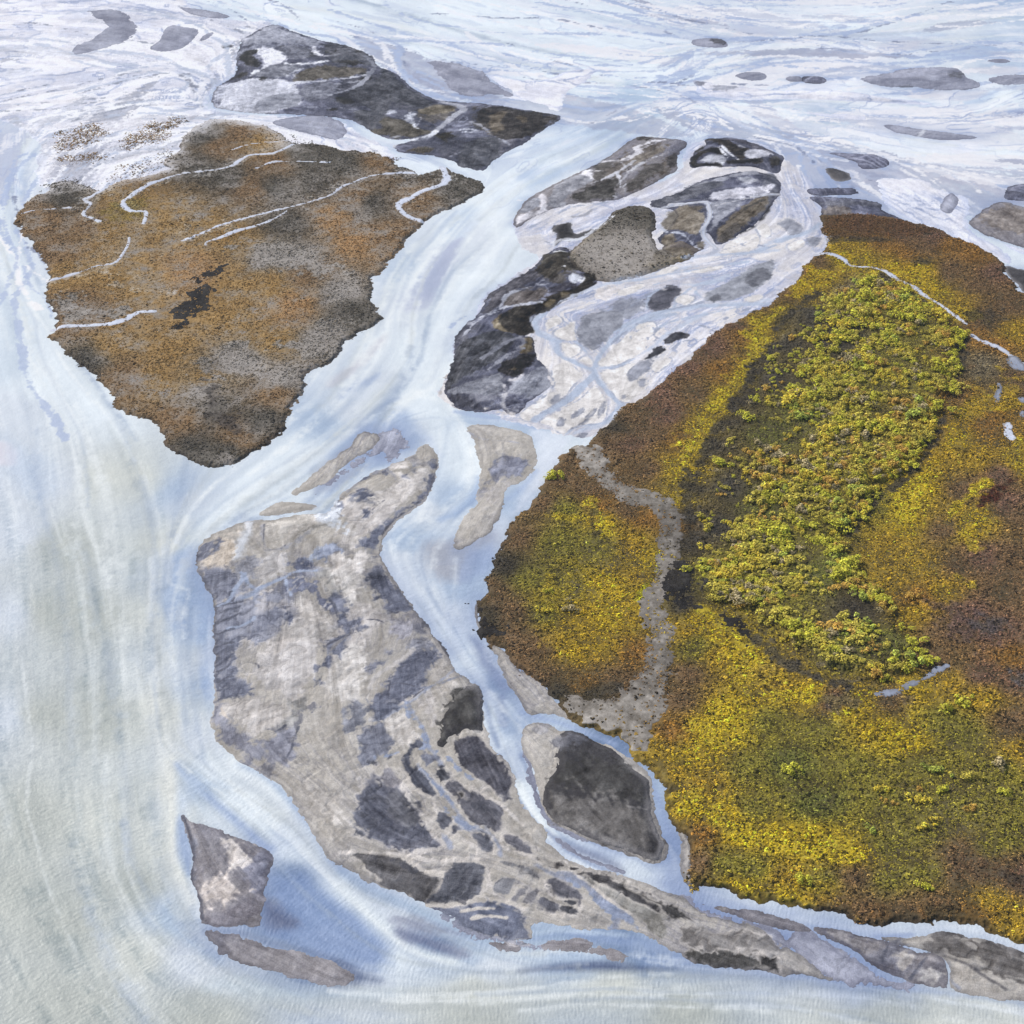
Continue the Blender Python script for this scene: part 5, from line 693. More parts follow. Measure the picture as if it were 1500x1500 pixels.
land('mudbar', 'lav', "C 880,548 960,553 1060,570 1180,585 1300,605 1200,615 1100,612 1010,595 930,580", 'thin grey blade of mud in the white channel', 'mud bar', .05, .4, 5, .4)
land('mudbar', 'silt', "C 500,490 650,500 800,510 770,528 640,515", 'faint pale shoal', 'sandbar', .02, .12, 4, .6)
land('mudbar', 'lav', "BA 300,85 400,90 560,125 650,170 720,230 830,290 810,312 700,300 560,310 450,275 400,220 350,150", 'soft grey wedge in the broad white channel above the dark mud bar', 'mud bar', .03, .35, 8, 1.0)
land('mudbar', 'dark', "C 640,672 760,675 840,680 880,695 912,720 880,738 790,742 760,712 700,690", 'hook shaped grey bar above the yellow bank', 'mud bar', .06, .45, 5, .4)
land('mudbar', 'black', "C 628,745 660,738 720,758 738,785 690,797 655,785", 'small black blob of mud', 'mud bar', .06, .5, 4, .4)
land('mudbar', 'dark', "C 545,832 640,828 740,828 770,850 700,858 570,858", 'grey slab of mud above the yellow bank', 'mud bar', .08, .35, 4, .5)
land('mudbar', 'dark', "C 555,866 700,868 850,890 880,925 950,955 980,975 900,975 800,960 680,960 600,955 620,915 580,890", 'dark mud apron along the top of the yellow bank', 'mud bar', .08, .5, 5, .6)
land('mudbar', 'lav', "C 1130,915 1150,870 1180,848 1205,865 1210,890 1180,935 1150,935", 'upright grey oval bar on the silt flat', 'mud bar', .12, .3, 4, .3)
land('mudbar', 'dark', "C 1415,862 1430,825 1500,808 1700,790 1700,890 1500,882 1430,878", 'dark bar cut by the right edge', 'mud bar', .06, .6, 6, .4)
land('mudbar', 'mid', "C 1262,972 1310,930 1380,892 1440,892 1500,908 1700,920 1700,1140 1500,1090 1400,1055 1320,1028 1280,998", 'brown grey bar at the right edge', 'mud bar', .06, .7, 6, .5)
land('mudbar', 'black', "F 1415,120 1500,135 1700,170 1700,260 1510,240 1480,200 1440,175", 'dark mud strip at the right end of the yellow bank', 'mud bar', .06, .4, 5, .5)
land('sandbar', 'silt', "F 1400,20 1500,70 1700,150 1700,120 1500,45", 'thin pale spit at the right edge', 'sandbar', .03, .2, 4, .4)
land('mudbar', 'mid', "B 820,875 900,830 1000,780 1080,745 1160,700 1230,650 1290,610 1330,600 1420,610 1500,618 1512,640 1470,680 1475,740 1420,775 1350,820 1260,860 1210,880 1060,890 940,915 890,940 830,965 770,1000 765,950 790,910", 'brown veined mud bar in the middle of the channels', 'mud bar', .16, .7, 6, .5)
land('mudbar', 'dark', "C 35,740 35,700 60,665 100,640 105,615 160,608 240,608 310,630 380,660 430,685 440,705 425,755 400,762 360,748 280,733 180,735 160,728 90,732", 'dark hooked bar with pale hollows', 'mud bar', .16, .6, 5, .4)
land('mudbar', 'dark', "C -145,885 -90,870 0,838 80,800 180,770 300,752 400,778 430,808 420,860 380,915 330,983 260,1025 190,1066 150,1075 130,1050 100,1025 60,1085 0,1075 -80,1085 -110,1045 -60,1005 -30,930 -130,912", 'large grey lens of mud with a forked pale stream', 'mud bar', .16, .7, 6, .5)
land('stream', 'stream', "C -60,905 20,902 100,895 118,930 115,970 90,1020 110,1060 150,1095", 'forked pale stream', 'stream', line=5.5, on=True, jag=.3, over=False)
land('stream', 'stream', "C 130,915 230,890 330,870 420,855", 'pale stream over the grey lens', 'stream', line=3.0, on=True, jag=.3, over=False)
land('mudbar', 'brown', "C 0,1040 40,1078 100,1088 60,1112 0,1138 -70,1112 -90,1085", 'small brown bar at the foot of the grey lens', 'mud bar', .16, .4, 4, .4)
land('mudbar', 'dark', "E 860,110 800,155 730,195 660,240 630,280 600,330 550,380 505,430 500,500 488,560 470,600 455,660 470,700 520,745 600,760 640,757 700,752 740,772 782,765 830,712 880,682 917,650 910,580 880,540 855,530 855,490 850,450 830,430 805,425 842,405 832,368 880,320 940,290 990,252 1060,228 1112,200 1126,170 1090,145 1040,130 1012,100 1012,60 960,35 900,68", 'largest dark mud bar with black peat patches in the centre', 'mud bar', .16, .8, 6, .5)
land('mudbar', 'black', "B 930,1000 1000,980 1012,1020 1050,1030 1102,1008 1104,1030 1020,1047 970,1056 940,1078 952,1030", 'black peat pool at the tip of the grassy bar', 'mud bar', .17, .3, 3, .4)
land('grassy_bar', 'grassy', "X 900,310 920,303 943,303 958,312 960,333 955,343 963,363 980,378 1000,372 1015,373 1000,383 967,394 943,404 900,413 873,411 850,399 838,385 835,370 858,350 870,340 890,323", 'grey brown grassy bar in the middle', 'island', .2, .9, 3, .6)
land('sandbar', 'sand', "X 683,627 700,622 733,625 763,632 780,643 785,660 783,683 780,692 760,707 743,713 738,735 728,760 717,780 700,790 683,801 667,804 667,793 673,770 690,748 700,733 700,710 703,683 697,660 692,640", 'beige sandbar with a grey patch between two channels', 'sandbar', .05, .35, 6, .5)
land('sandbar', 'sand', "X 288,807 300,790 333,773 363,764 400,761 433,756 463,754 485,748 500,727 520,710 543,693 567,685 577,679 600,669 623,650 637,660 643,673 637,700 630,720 623,733 600,750 573,770 562,790 560,813 567,833 583,860 607,893 630,920 647,947 667,980 687,997 700,1010 707,1033 710,1067 720,1097 740,1113 753,1150 763,1177 787,1203 803,1223 800,1233 820,1250 850,1267 900,1280 960,1300 1000,1317 1040,1338 1090,1352 1125,1368 1140,1390 1152,1386 1173,1400 1207,1430 1213,1433 1140,1425 1060,1418 1020,1412 1000,1400 980,1390 933,1367 897,1360 833,1357 783,1353 782,1372 770,1376 735,1372 707,1367 687,1357 650,1333 627,1327 600,1313 567,1300 540,1290 520,1277 500,1266 483,1260 463,1223 440,1187 410,1153 383,1133 360,1120 333,1103 320,1090 310,1067 315,1020 315,983 314,933 313,900 310,877 300,857 290,833", 'great beige sandbar with blue grey wet patches', 'sandbar', .05, .55, 6, .5)
land('sandbar', 'sand', "X 427,724 447,703 475,682 500,664 517,645 533,632 550,635 557,645 540,660 510,678 487,700 470,712 450,720", 'slim beige bar above the great sandbar', 'sandbar', .03, .3, 5, .5)
land('sandbar', 'sand', "G 1140,160 1200,120 1270,105 1390,125 1350,140 1200,165", 'beige sliver off the tip of the great sandbar', 'sandbar', .03, .3, 4, .4)
land('sandbar', 'mid', "J 800,285 830,310 920,335 1030,380 1130,420 1190,460 1190,510 1170,560 1160,640 1155,700 1140,770 1050,765 960,768 890,755 885,720 880,660 850,600 840,540 850,450 830,380 810,320", 'beige diamond shaped bar in the lower left', 'sandbar', .04, .5, 4, .4)
land('mudbar', 'mid', "J 900,800 960,800 1100,830 1230,880 1330,890 1500,950 1560,1000 1500,1020 1400,1020 1200,970 1070,945 1000,900", 'half drowned grey bar below the diamond bar', 'mud bar', .03, .22, 6, .5)
land('mudbar', 'mid', "K 640,842 720,840 790,868 770,886 680,866", 'small half drowned bar off the great sandbar', 'mud bar', .02, .2, 4, .5)
land('mudbar', 'mid', "K 880,845 960,825 1095,840 1070,882 1000,882 900,872", 'flat grey bar in blue shallows', 'mud bar', .02, .25, 4, .5)
land('mudbar', 'mid', "K 1100,868 1200,868 1270,900 1230,916 1110,892", 'low grey bar in blue shallows', 'mud bar', .03, .2, 4, .6)
land('mudbar', 'black', "X 700,1012 690,1008 677,1010 662,1022 650,1045 642,1070 640,1092 648,1096 660,1086 682,1074 700,1071 703,1052", 'dark oval bar beside the narrow channel', 'mud bar', .5, .5, 3, .3)
land('sandbar', 'sand', "X 773,1060 800,1060 820,1070 870,1084 900,1098 925,1116 948,1133 957,1160 958,1190 971,1218 978,1240 973,1256 955,1264 915,1250 870,1233 830,1216 803,1198 790,1173 783,1140 768,1100 764,1075", 'sandy rim around the dark bar', 'sandbar', .04, .35, 3, .4)
land('mudbar', 'black', "X 823,1077 847,1077 883,1095 903,1108 920,1125 942,1140 949,1160 949,1190 961,1220 969,1237 966,1250 956,1257 917,1243 873,1227 833,1209 808,1193 798,1173 801,1150 813,1128 816,1100", 'broad near black bar with a pale rim', 'mud bar', .42, .5, 3, .3)
land('sandbar', 'sand', "H 625,690 665,728 730,770 770,840 830,860 890,910 930,970 1000,1030 1060,1075 1020,1062 960,1045 880,1037 820,1042 790,990 740,910 700,830 685,780", 'grey beige beach below the peninsula', 'sandbar', .04, .35, 3, .4)
land('sandbar', 'sand', "H 610,525 590,560 585,600 598,650 625,690 650,730 660,725 625,680 605,640 600,580", 'thin pale rim of sand under the peninsula', 'sandbar', .04, .3, 2, .2)
land('sandbar', 'sand', "L -20,360 15,350 50,440 50,510 45,600 10,570 -5,500 0,430", 'narrow sandy ledge at the corner of the yellow bank', 'sandbar', .06, .6, 3, .4)
land('sandbar', 'mid', "L 580,770 700,790 850,822 1000,872 1100,890 1150,920 1165,980 1160,1035 1120,1035 1000,1010 900,975 830,945 770,890 680,840 610,810", 'grey veined bar at the lower right', 'sandbar', .04, .45, 4, .4)
land('sandbar', 'sand', "L 850,815 1000,822 1100,807 1200,802 1330,832 1500,892 1700,955 1700,1150 1500,1105 1350,1080 1200,1050 1172,1010 1172,960 1140,905 1050,872 950,850", 'long grey and beige bar leaving the right edge', 'sandbar', .05, .5, 5, .4)
land('sandbar', 'mid', "L 70,668 220,690 400,722 550,775 525,800 400,772 250,732 150,702", 'thin grey strip along the white side channel', 'sandbar', .03, .25, 4, .4)
land('mudflat', 'lav', "L 540,795 640,850 780,930 900,1005 1000,1030 940,1050 800,1020 700,1005 640,992 560,940 480,880 430,850 470,800", 'blue grey wet flat between the two lower right bars', 'mudflat', .035, .06, 5, .9, relief=.02)
land('mudflat', 'lav', "L -40,640 120,690 260,750 400,790 500,850 470,880 400,850 280,805 140,770 0,700", 'blue grey wet strip beside the white side channel', 'mudflat', .035, .06, 5, .9, relief=.02)
land('mudflat', 'lav', "K 805,0 838,0 852,100 887,222 932,292 1000,337 1100,380 1060,392 960,348 890,292 842,200 818,100", 'thin blue grey margin of mud left of the near black bar', 'mudflat', .035, .06, 3, .5, relief=.02)
land('mudflat', 'lav', "V 560,110 700,190 850,270 1000,330 1160,390 1130,410 980,350 820,300 680,220", 'thin drowned mud streak in the narrow channel', 'mudflat', .03, .05, 3, .5, relief=.02)
land('mudflat', 'lav', "R 470,70 560,-20 700,-50 850,30 850,95 730,175 640,205 540,140", 'mottled drowned silt beyond the upper tip of the great sandbar', 'mudflat', .005, .05, 6, 1.6, relief=.05)
land('mudflat', 'lav', "R -20,440 150,340 330,215 520,110 570,150 430,235 260,335 90,450 -10,500", 'long drowned silt streak between the slim bar and the great sandbar', 'mudflat', .005, .05, 6, 1.4, relief=.05)
land('mudflat', 'lav', "K 450,735 560,745 680,790 760,830 900,850 860,870 740,850 640,840 540,800", 'wet silt streak under the foot of the great sandbar', 'mudflat', .01, .05, 5, 1.2, relief=.04)
# the two big vegetated pieces of ground
f = land('island', 'grassy', "X 25,322 33,305 45,293 60,285 72,278 82,268 110,268 130,275 148,280 160,272 185,264 200,262 225,255 245,248 240,238 258,224 268,205 282,190 300,178 330,175 360,179 390,185 410,195 418,204 430,212 460,212 490,217 520,222 560,228 575,238 590,246 604,252 615,258 640,250 652,246 673,257 690,263 707,267 710,277 687,293 660,307 633,318 617,330 600,347 583,370 567,385 568,393 550,403 542,417 543,437 548,447 558,463 552,477 530,485 513,497 500,503 490,523 475,535 450,547 448,563 440,583 420,607 413,627 397,643 377,658 353,677 333,684 310,683 290,680 267,667 247,658 242,643 233,623 217,612 190,607 173,597 163,580 150,560 130,542 100,517 75,493 82,483 82,460 68,433 72,407 67,383 53,363 42,350 33,337",
         'brown tussocky island left of the main channel', 'island', .16, .75, 1.6, 1.0)
DEN[f[0]] = np.maximum(DEN[f[0]], sst(.2, 1.2, f[1])*np.clip(.78+.5*F1[f[0]]+.3*F2[f[0]], .1, 1)*(1-.85*sst(13, 0, f[1]+5*F1[f[0]])*sst(335, 255, PY[f[0]])*sst(480, 380, PX[f[0]])))
f = land('riverbank', 'bank', "X 1200,315 1227,315 1267,315 1300,318 1333,325 1380,337 1390,347 1423,358 1450,370 1470,385 1473,400 1483,413 1497,430 1560,440 1760,500 2100,560 2100,1560 1760,1440 1600,1405 1500,1381 1480,1373 1460,1367 1443,1363 1430,1356 1403,1355 1383,1353 1350,1352 1317,1355 1287,1357 1253,1348 1213,1340 1180,1330 1160,1323 1127,1320 1097,1318 1073,1313 1053,1303 1027,1300 1015,1296 1012,1280 1014,1262 1005,1235 990,1215 983,1207 980,1183 973,1157 957,1128 935,1108 917,1084 900,1077 877,1070 850,1058 843,1053 828,1040 810,1022 797,1003 767,983 753,970 743,957 720,942 708,930 702,913 698,887 702,877 717,857 722,830 730,810 740,790 748,770 777,743 787,723 798,703 810,687 830,663 835,657 853,655 870,643 877,630 893,620 907,600 933,587 967,563 1000,533 1033,500 1083,467 1127,447 1143,430 1167,413 1180,390 1197,375 1207,366 1216,354 1211,346 1202,337 1202,327",
         'wide yellow and russet riverbank on the right', 'riverbank', .1, .8, 1.6, .9)
DEN[f[0]] = np.maximum(DEN[f[0]], sst(.2, 3.2, f[1]+2.5*F1[f[0]]+2*F2[f[0]]))
RIDGE = "X 1243,410 1267,403 1290,413 1320,433 1353,450 1383,467 1407,490 1410,510 1400,537 1400,567 1387,600 1370,627 1357,657 1337,687 1303,710 1267,743 1240,780 1233,803 1260,833 1300,867 1333,913 1353,953 1357,977 1327,993 1293,1003 1247,1000 1187,980 1150,953 1113,913 1067,893 1027,870 1020,833 1017,767 1023,710 1027,703 1050,643 1100,583 1127,523 1160,457 1200,443 1227,420"
fr = land('terrace', 'bank', RIDGE, 'raised terrace of willow scrub', 'terrace', .85, 1.8, 7.0, 1.6, relief=.25)
RID = np.full((NR, NC), -99, np.float32); RID[fr[0]] = fr[1]; DEN[fr[0]] = np.where(fr[1] > -.5, 1, DEN[fr[0]])
land('gravel_wash', 'gravel', "X 836,655 848,672 862,696 888,722 922,744 958,752 968,770 966,790 962,815 953,845 944,870 941,890 944,920 950,950 944,975 930,995 915,1008 908,1020 870,1022 825,1018 835,1035 860,1052 880,1064 908,1072 925,1090 945,1095 952,1065 968,1040 983,1000 988,960 984,930 974,900 970,880 984,850 997,820 999,780 994,745 975,730 945,720 915,705 890,682 875,660 860,652", 'dry grey gravel wash winding through the yellow bank', 'gravel', on=True, jag=1.3, over=False)
land('stream', 'stream', "F 585,72 640,72 700,95 740,125 830,132 890,150 940,185 1010,215 1060,255 1130,295 1200,350 1245,380", 'narrow blue grey stream rounding the willow terrace', 'stream', line=5.0, on=True, jag=.3, over=False)
land('stream', 'stream', "F 1272,432 1310,455 1360,475 1420,505 1450,530 1500,560", 'short blue grey stream at the right edge', 'stream', line=5.0, on=True, jag=.5, over=False)
for s, lb in (("F 1425,530 1460,525 1500,560 1510,590 1450,580 1430,560", 'ragged pond at the end of the short stream'), ("F 1375,630 1395,640 1405,670 1390,720 1370,725 1368,690 1380,665", 'long narrow pond in the yellow scrub'), ("F 1410,815 1440,815 1450,850 1460,890 1435,895 1405,865", 'bright pond near the right edge'), ("F 1480,700 1510,705 1505,725 1475,720", 'tiny pond on the right edge'), ("F 1475,765 1500,760 1505,790 1475,785", 'tiny pond below another')):
    land('pond', 'pond' if 'bright' not in lb else 'stream', s, lb, 'pond', on=True, jag=.4, over=False)
land('pond', 'pond', "I 830,965 870,940 960,930 1000,910 1060,880 1090,850 1150,830 1170,840 1100,880 1040,910 980,940 930,970 870,975", 'shallow grey pond below the willow terrace', 'pond', on=True, jag=.6, over=False)
land('mud_hollow', 'peat', "H 595,560 625,580 650,620 690,655 680,685 640,695 615,665 600,620", 'black hollow at the tip of the peninsula', 'hollow', on=True, jag=3.0, over=False)
land('mud_hollow', 'peat', "I -60,430 -20,400 20,380 45,470 60,500 40,560 10,590 -30,560 -60,500", 'black hollow between wash and terrace', 'hollow', on=True, jag=3.5, over=False)
land('mud_hollow', 'peat', "I 170,590 230,610 290,660 300,710 260,700 200,650", 'dark wet hollow at the terrace foot', 'hollow', on=True, jag=3.0, over=False)
# white silt trails crossing the brown island
for s, w, lb in (("B 440,735 460,775 460,805 425,825 350,850 300,880 250,905 270,940 310,965 355,978", 9, 'white looping silt channel at the right end of the brown island'), ("B 320,768 250,768 130,780 60,805 0,830 A 1440,870 1300,910 1180,940 1060,970 960,1000 880,1035 800,1065", 4.5, 'longest white silt trail across the brown island'),
                 ("A 1260,935 1210,965 1140,995 1050,1020 970,1050 910,1070 905,1085", 4, 'short white silt trail beside the longest one'), ("A 1290,640 1200,680 1090,690 1020,735 930,755 800,770 700,800 640,825 590,860 545,890 545,910 580,935 640,935 640,970 630,990", 5, 'winding white silt trail near the top of the brown island'),
                 ("A 1270,625 1190,632 1100,640 1020,665", 3, 'faint white silt trail at the top edge'), ("A 470,830 410,865 370,885 400,905 365,945 410,970 440,980", 4.5, 'white zigzag silt trail at the left'), ("A 1500,720 1400,720 1300,715 1200,720 1130,745", 3, 'thin white silt trail on the right'),
                 ("D 230,402 300,392 380,388 470,382 550,365 590,340 620,328 680,325", 8, 'broad white silt inlet at the left edge of the brown island'), ("D 215,190 280,175 360,150 430,125 510,110 560,40 570,0", 4, 'broken white silt trail from the left edge'), ("A 100,945 160,930 240,925 310,920", 2.5, 'faint white silt trail near the western tip')):
    r = land('stream', 'stream', s, lb, 'stream', line=w, on=True, jag=1.3 if w < 5 else .7, over=False)
land('mud_hollow', 'peat', "D 975,140 930,160 880,170 850,200 860,240 840,270 780,290 760,320 810,340 870,325 910,290 900,250 940,230 900,220 890,190 930,170", 'dark bare hollow in the middle of the brown island', 'hollow', on=True, jag=3.5, over=False)
land('mud_hollow', 'peat', "D 740,400 790,380 830,375 815,400 770,408", 'dark slit in the brown island', 'hollow', on=True, jag=.8, over=False)
for s in ("D 880,640 940,660 970,760 1030,820 1080,850 1010,850 930,800 890,740", "D 560,140 700,230 780,300 620,420 560,380 680,330 580,260 530,200"):
    ff = field(s, True); DEN[ff[0]] *= 1-.6*sst(-5, 3, ff[1]+2*F2[ff[0]])
for s, k in (("A 250,760 420,830 560,790 740,700 800,640 700,560 500,560 300,640", .75), ("D 200,190 420,130 560,100 560,140 420,170 240,230", .5), ("D 560,130 760,210 900,150 860,110 640,90", .45), ("A 1050,700 1300,640 1500,660 1500,720 1250,720", .4), ("D 240,300 440,300 560,350 420,370 260,370", .45), ("D 1050,40 1300,60 1450,140 1250,110", .5)):
    ff = field(s, True, 10); DEN[ff[0]] *= 1-k*sst(-6, 5, ff[1]+9*F2[ff[0]]+7*F3[ff[0]])
# grass scattered on the pale silt next to the island
for s, a in (("A 230,630 300,570 400,550 470,560 460,600 370,640 260,670", .9), ("A 230,700 330,680 470,680 440,710 280,730", .8), ("A 520,650 590,570 640,540 740,520 830,520 750,575 740,610 640,640 560,670", 1.0), ("A 450,780 560,720 640,690 760,640 780,700 700,740 600,790 500,820", .3), ("A 200,830 260,790 340,800 420,830 360,850 240,860", .8), ("A 1280,600 1400,640 1500,660 1500,700 1350,690", .5), ("B 0,655 80,680 200,690 240,720 180,740 0,700", .7)):
    ff = field(s, True, 12); DEN[ff[0]] = np.maximum(DEN[ff[0]], a*sst(-2, 4, ff[1]+5*F2[ff[0]]+5*F3[ff[0]]))
g = field("X 900,310 943,303 958,312 963,363 1015,373 967,394 900,413 850,399 835,370 870,340", True); DEN[g[0]] = np.maximum(DEN[g[0]], .75*sst(.5, 2, g[1])*np.clip(.8+.6*F1[g[0]], 0, 1))
for s, a in (("B 0,660 60,690 220,700 330,770 100,790", 0),):
    pass
# ------------------------------------------------------------------ the river itself, one sheet reaching the horizon
me = crop('water', (slice(0, NR), slice(0, NC)), np.ones((NR, NC), bool), np.where(LZ > .6, -.25, .011*RIP*sst(350, 1000, PY)).astype(np.float32), WC, M_WATER)
link('water', me, 'milky white and blue glacial river water', 'river', 'structure')
# ------------------------------------------------------------------ low tundra growth: every tuft a little dome of leaf faces
def tuft(n, r, h, seed, leaf):
    g = np.random.default_rng(seed); V = []; S = []
    for k in range(n):
        a = g.random()*2*math.pi; rr = r*math.sqrt(g.random()); zz = h*(1-(rr/r)**2*.75)*(.55+.45*g.random())
        c = np.array((rr*math.cos(a), rr*math.sin(a), zz))
        nrm = np.array((math.cos(a)*rr/r*.8+g.normal()*.35, math.sin(a)*rr/r*.8+g.normal()*.35, 1.2)); nrm /= np.linalg.norm(nrm)
        t = np.cross(nrm, g.normal(size=3)); t /= np.linalg.norm(t); b = np.cross(nrm, t)
        l = leaf*(.7+.6*g.random()); w = l*(.55+.3*g.random())
        V += [c-t*l-b*w*.5, c-b*w+t*l*.1, c+t*l+b*w*.2, c+b*w-t*l*.1]; S += [1+.16*g.normal()]*4
    return np.array(V), np.array(S)
TUFTS = [tuft(11, .62, .55, 100+i, .27) for i in range(10)]
def scatter(name, label, xs, ysv, zs, size, col, tufts, material, cat):
    n = len(xs); var = rng.integers(0, len(tufts), n); rot = rng.random(n)*2*math.pi
    Vs, Qs, Cs = [], [], []; off = 0
    for v_, (tv, ts) in enumerate(tufts):
        k = np.where(var == v_)[0]
        if not len(k): continue
        c, s = np.cos(rot[k])[:, None], np.sin(rot[k])[:, None]; sz = size[k][:, None]
        x = (tv[None, :, 0]*c-tv[None, :, 1]*s)*sz+xs[k][:, None]; y = (tv[None, :, 0]*s+tv[None, :, 1]*c)*sz+ysv[k][:, None]; z = tv[None, :, 2]*sz*.95+zs[k][:, None]
        Vs.append(np.stack([x, y, z], 2).reshape(-1, 3)); m = tv.shape[0]
        Qs.append(np.arange(len(k)*m).reshape(-1, 4)+off); off += len(k)*m
        Cs.append((col[k][:, None, :]*ts[None, :, None]).reshape(-1, 3))
    me = build_mesh(name, np.concatenate(Vs), np.concatenate(Qs), np.clip(np.concatenate(Cs), 0, 1), material, False)
    return link(name, me, label, cat, 'stuff')
def candidates(x0, x1, y0, y1, dens):                    # uniform over the ground, thinned by the density map
    n = int((x1-x0)*(y1-y0)*dens); x = rng.uniform(x0, x1, n); y = rng.uniform(y0, y1, n); return x, y
def grow(poly, dens, size, name, label, cat, wild, dark):
    p = parse(poly); gx, gy = ground(p[:, 0], p[:, 1])
    x, y = candidates(gx.min(), gx.max(), gy.min(), gy.max(), dens)
    qx, qy = chart(x, y); k = (qx > -140) & (qx < 1680) & (qy < 1640); x, y = x[k], y[k]
    f = sample(DEN, x, y); inside = field(poly, True, 2); I_ = np.full((NR, NC), -9, np.float32); I_[inside[0]] = inside[1]
    k = (rng.random(len(x)) < f) & (sample(I_, x, y) > -3); x, y, f = x[k], y[k], f[k]
    z = sample(LZ, x, y)-.06
    c = sample(VC, x, y)
    n = len(x)
    u = rng.random(n)
    c = c*(1+wild*rng.normal(size=n))[:, None]
    q = u < dark; c[q] = c[q]*.30+np.array((50,46,40))*.35                       # bare woody and dark mossy tufts between the leafy ones
    q = (u > dark) & (u < dark+.18); c[q] = c[q]*.55+np.array((104,88,58))*.45                 # browned tufts
    q = u > .93; c[q] = c[q]*1.14
    sz = size*np.exp(.28*rng.normal(size=n))*(.8+.3*np.clip(sample(F2, x, y), -1, 1))
    scatter(name, label, x, y, z, sz, lin(np.clip(c, 8, 250)), TUFTS, M_LEAF, cat)
    return n
ISLEP = "X -10,330 60,180 230,165 430,170 720,235 730,300 560,500 420,690 300,700 180,620 60,500"
n1 = grow(ISLEP, 2.0, .66, 'tussock_grass', 'brown and ochre tussock grass covering the island', 'grass', .11, .09)
n1 += grow("X 820,300 1030,300 1030,420 820,420", .8, .8, 'tussock_grass', 'grey brown grass on the bar in the middle', 'grass', .15, .2)
n2 = grow("X 690,940 690,860 780,720 830,640 1000,520 1190,370 1190,305 1400,330 1500,420 1700,480 1700,1450 1280,1375 1000,1310 940,1110 800,1020", 3.6, .62, 'dwarf_birch_scrub', 'low yellow, orange and russet autumn scrub over the riverbank', 'scrub', .16, .22)
# ------------------------------------------------------------------ willows on the terrace
def willow_mesh(name, seed, col, spread):
    g = np.random.default_rng(seed); V, Qd, Cc = [], [], []
    lobes = [(0, 0, .8)]+[(g.normal()*1.3*spread, g.normal()*.9, .3+.55*g.random()) for _ in range(g.integers(5, 10))]
    col = np.array(col, float)
    for lx, ly, ls in lobes:
        r = 1.25*ls; hh = 1.5*ls*(.8+.4*g.random()); tone = 1+.13*g.normal(); mix = g.random()
        for k in range(int(60*ls)):
            d = g.normal(size=3); d /= np.linalg.norm(d); d[2] = abs(d[2])*1.1-.15
            q = (.55+.5*g.random()**.6)
            c = np.array((lx+d[0]*r*q, ly+d[1]*r*q, max(.1, .35+hh*(.25+d[2]*q))))
            nrm = d*.7+g.normal(size=3)*.4+np.array((0, 0, .7)); nrm /= np.linalg.norm(nrm)
            t = np.cross(nrm, g.normal(size=3)); t /= np.linalg.norm(t)+1e-9; b = np.cross(nrm, t); l = .22*(.5+1.0*g.random())
            i = len(V); V += [c-t*l, c-b*l*.62+t*.1*l, c+t*l, c+b*l*.62]; Qd.append((i, i+1, i+2, i+3))
            cc = col*tone*(1+.13*g.normal()); cc = cc*(1-.25*mix)+np.array((150,140,60))*.25*mix; Cc += [cc]*4
    for k in range(5):                                    # stems
        a = g.random()*6.28; l = g.uniform(.5, 1.3); p0 = np.array((g.normal()*.15, g.normal()*.15, -.1)); p1 = p0+np.array((math.cos(a)*l, math.sin(a)*l, 1.2)); w = np.array((-math.sin(a), math.cos(a), 0))*.06
        i = len(V); V += [p0-w, p0+w, p1+w*.4, p1-w*.4]; Qd.append((i, i+1, i+2, i+3)); Cc += [np.array((92,80,66))]*4
    return build_mesh(name, np.array(V), np.array(Qd), lin(np.clip(Cc, 0, 250)), M_LEAF, False)
WK = {'lime': (212,206,70), 'olive': (194,178,76), 'yellow': (226,198,70), 'orange': (210,166,80), 'tan': (170,154,120), 'green': (178,188,82)}
WM = {k: [willow_mesh('willow_'+k, 300+17*i+len(k)*101, c, .8+.12*i) for i in range(6)] for k, c in WK.items()}
def place(kind, px, py, size, label, group=None, squash=1.0):
    x, y = ground(px, py); x = float(x); y = float(y); z = float(sample(LZ, np.array([x]), np.array([y]))[0])
    me = WM[kind][int(rng.integers(0, 6))]
    o = link('willow_shrub', me, label, 'shrub', None, group)
    o.location = (x, y, z-.08); o.rotation_euler = (0, 0, float(rng.uniform(-.5, .5))+(math.pi if rng.random() < .5 else 0)); o.scale = (size, size, size*squash)
    return o
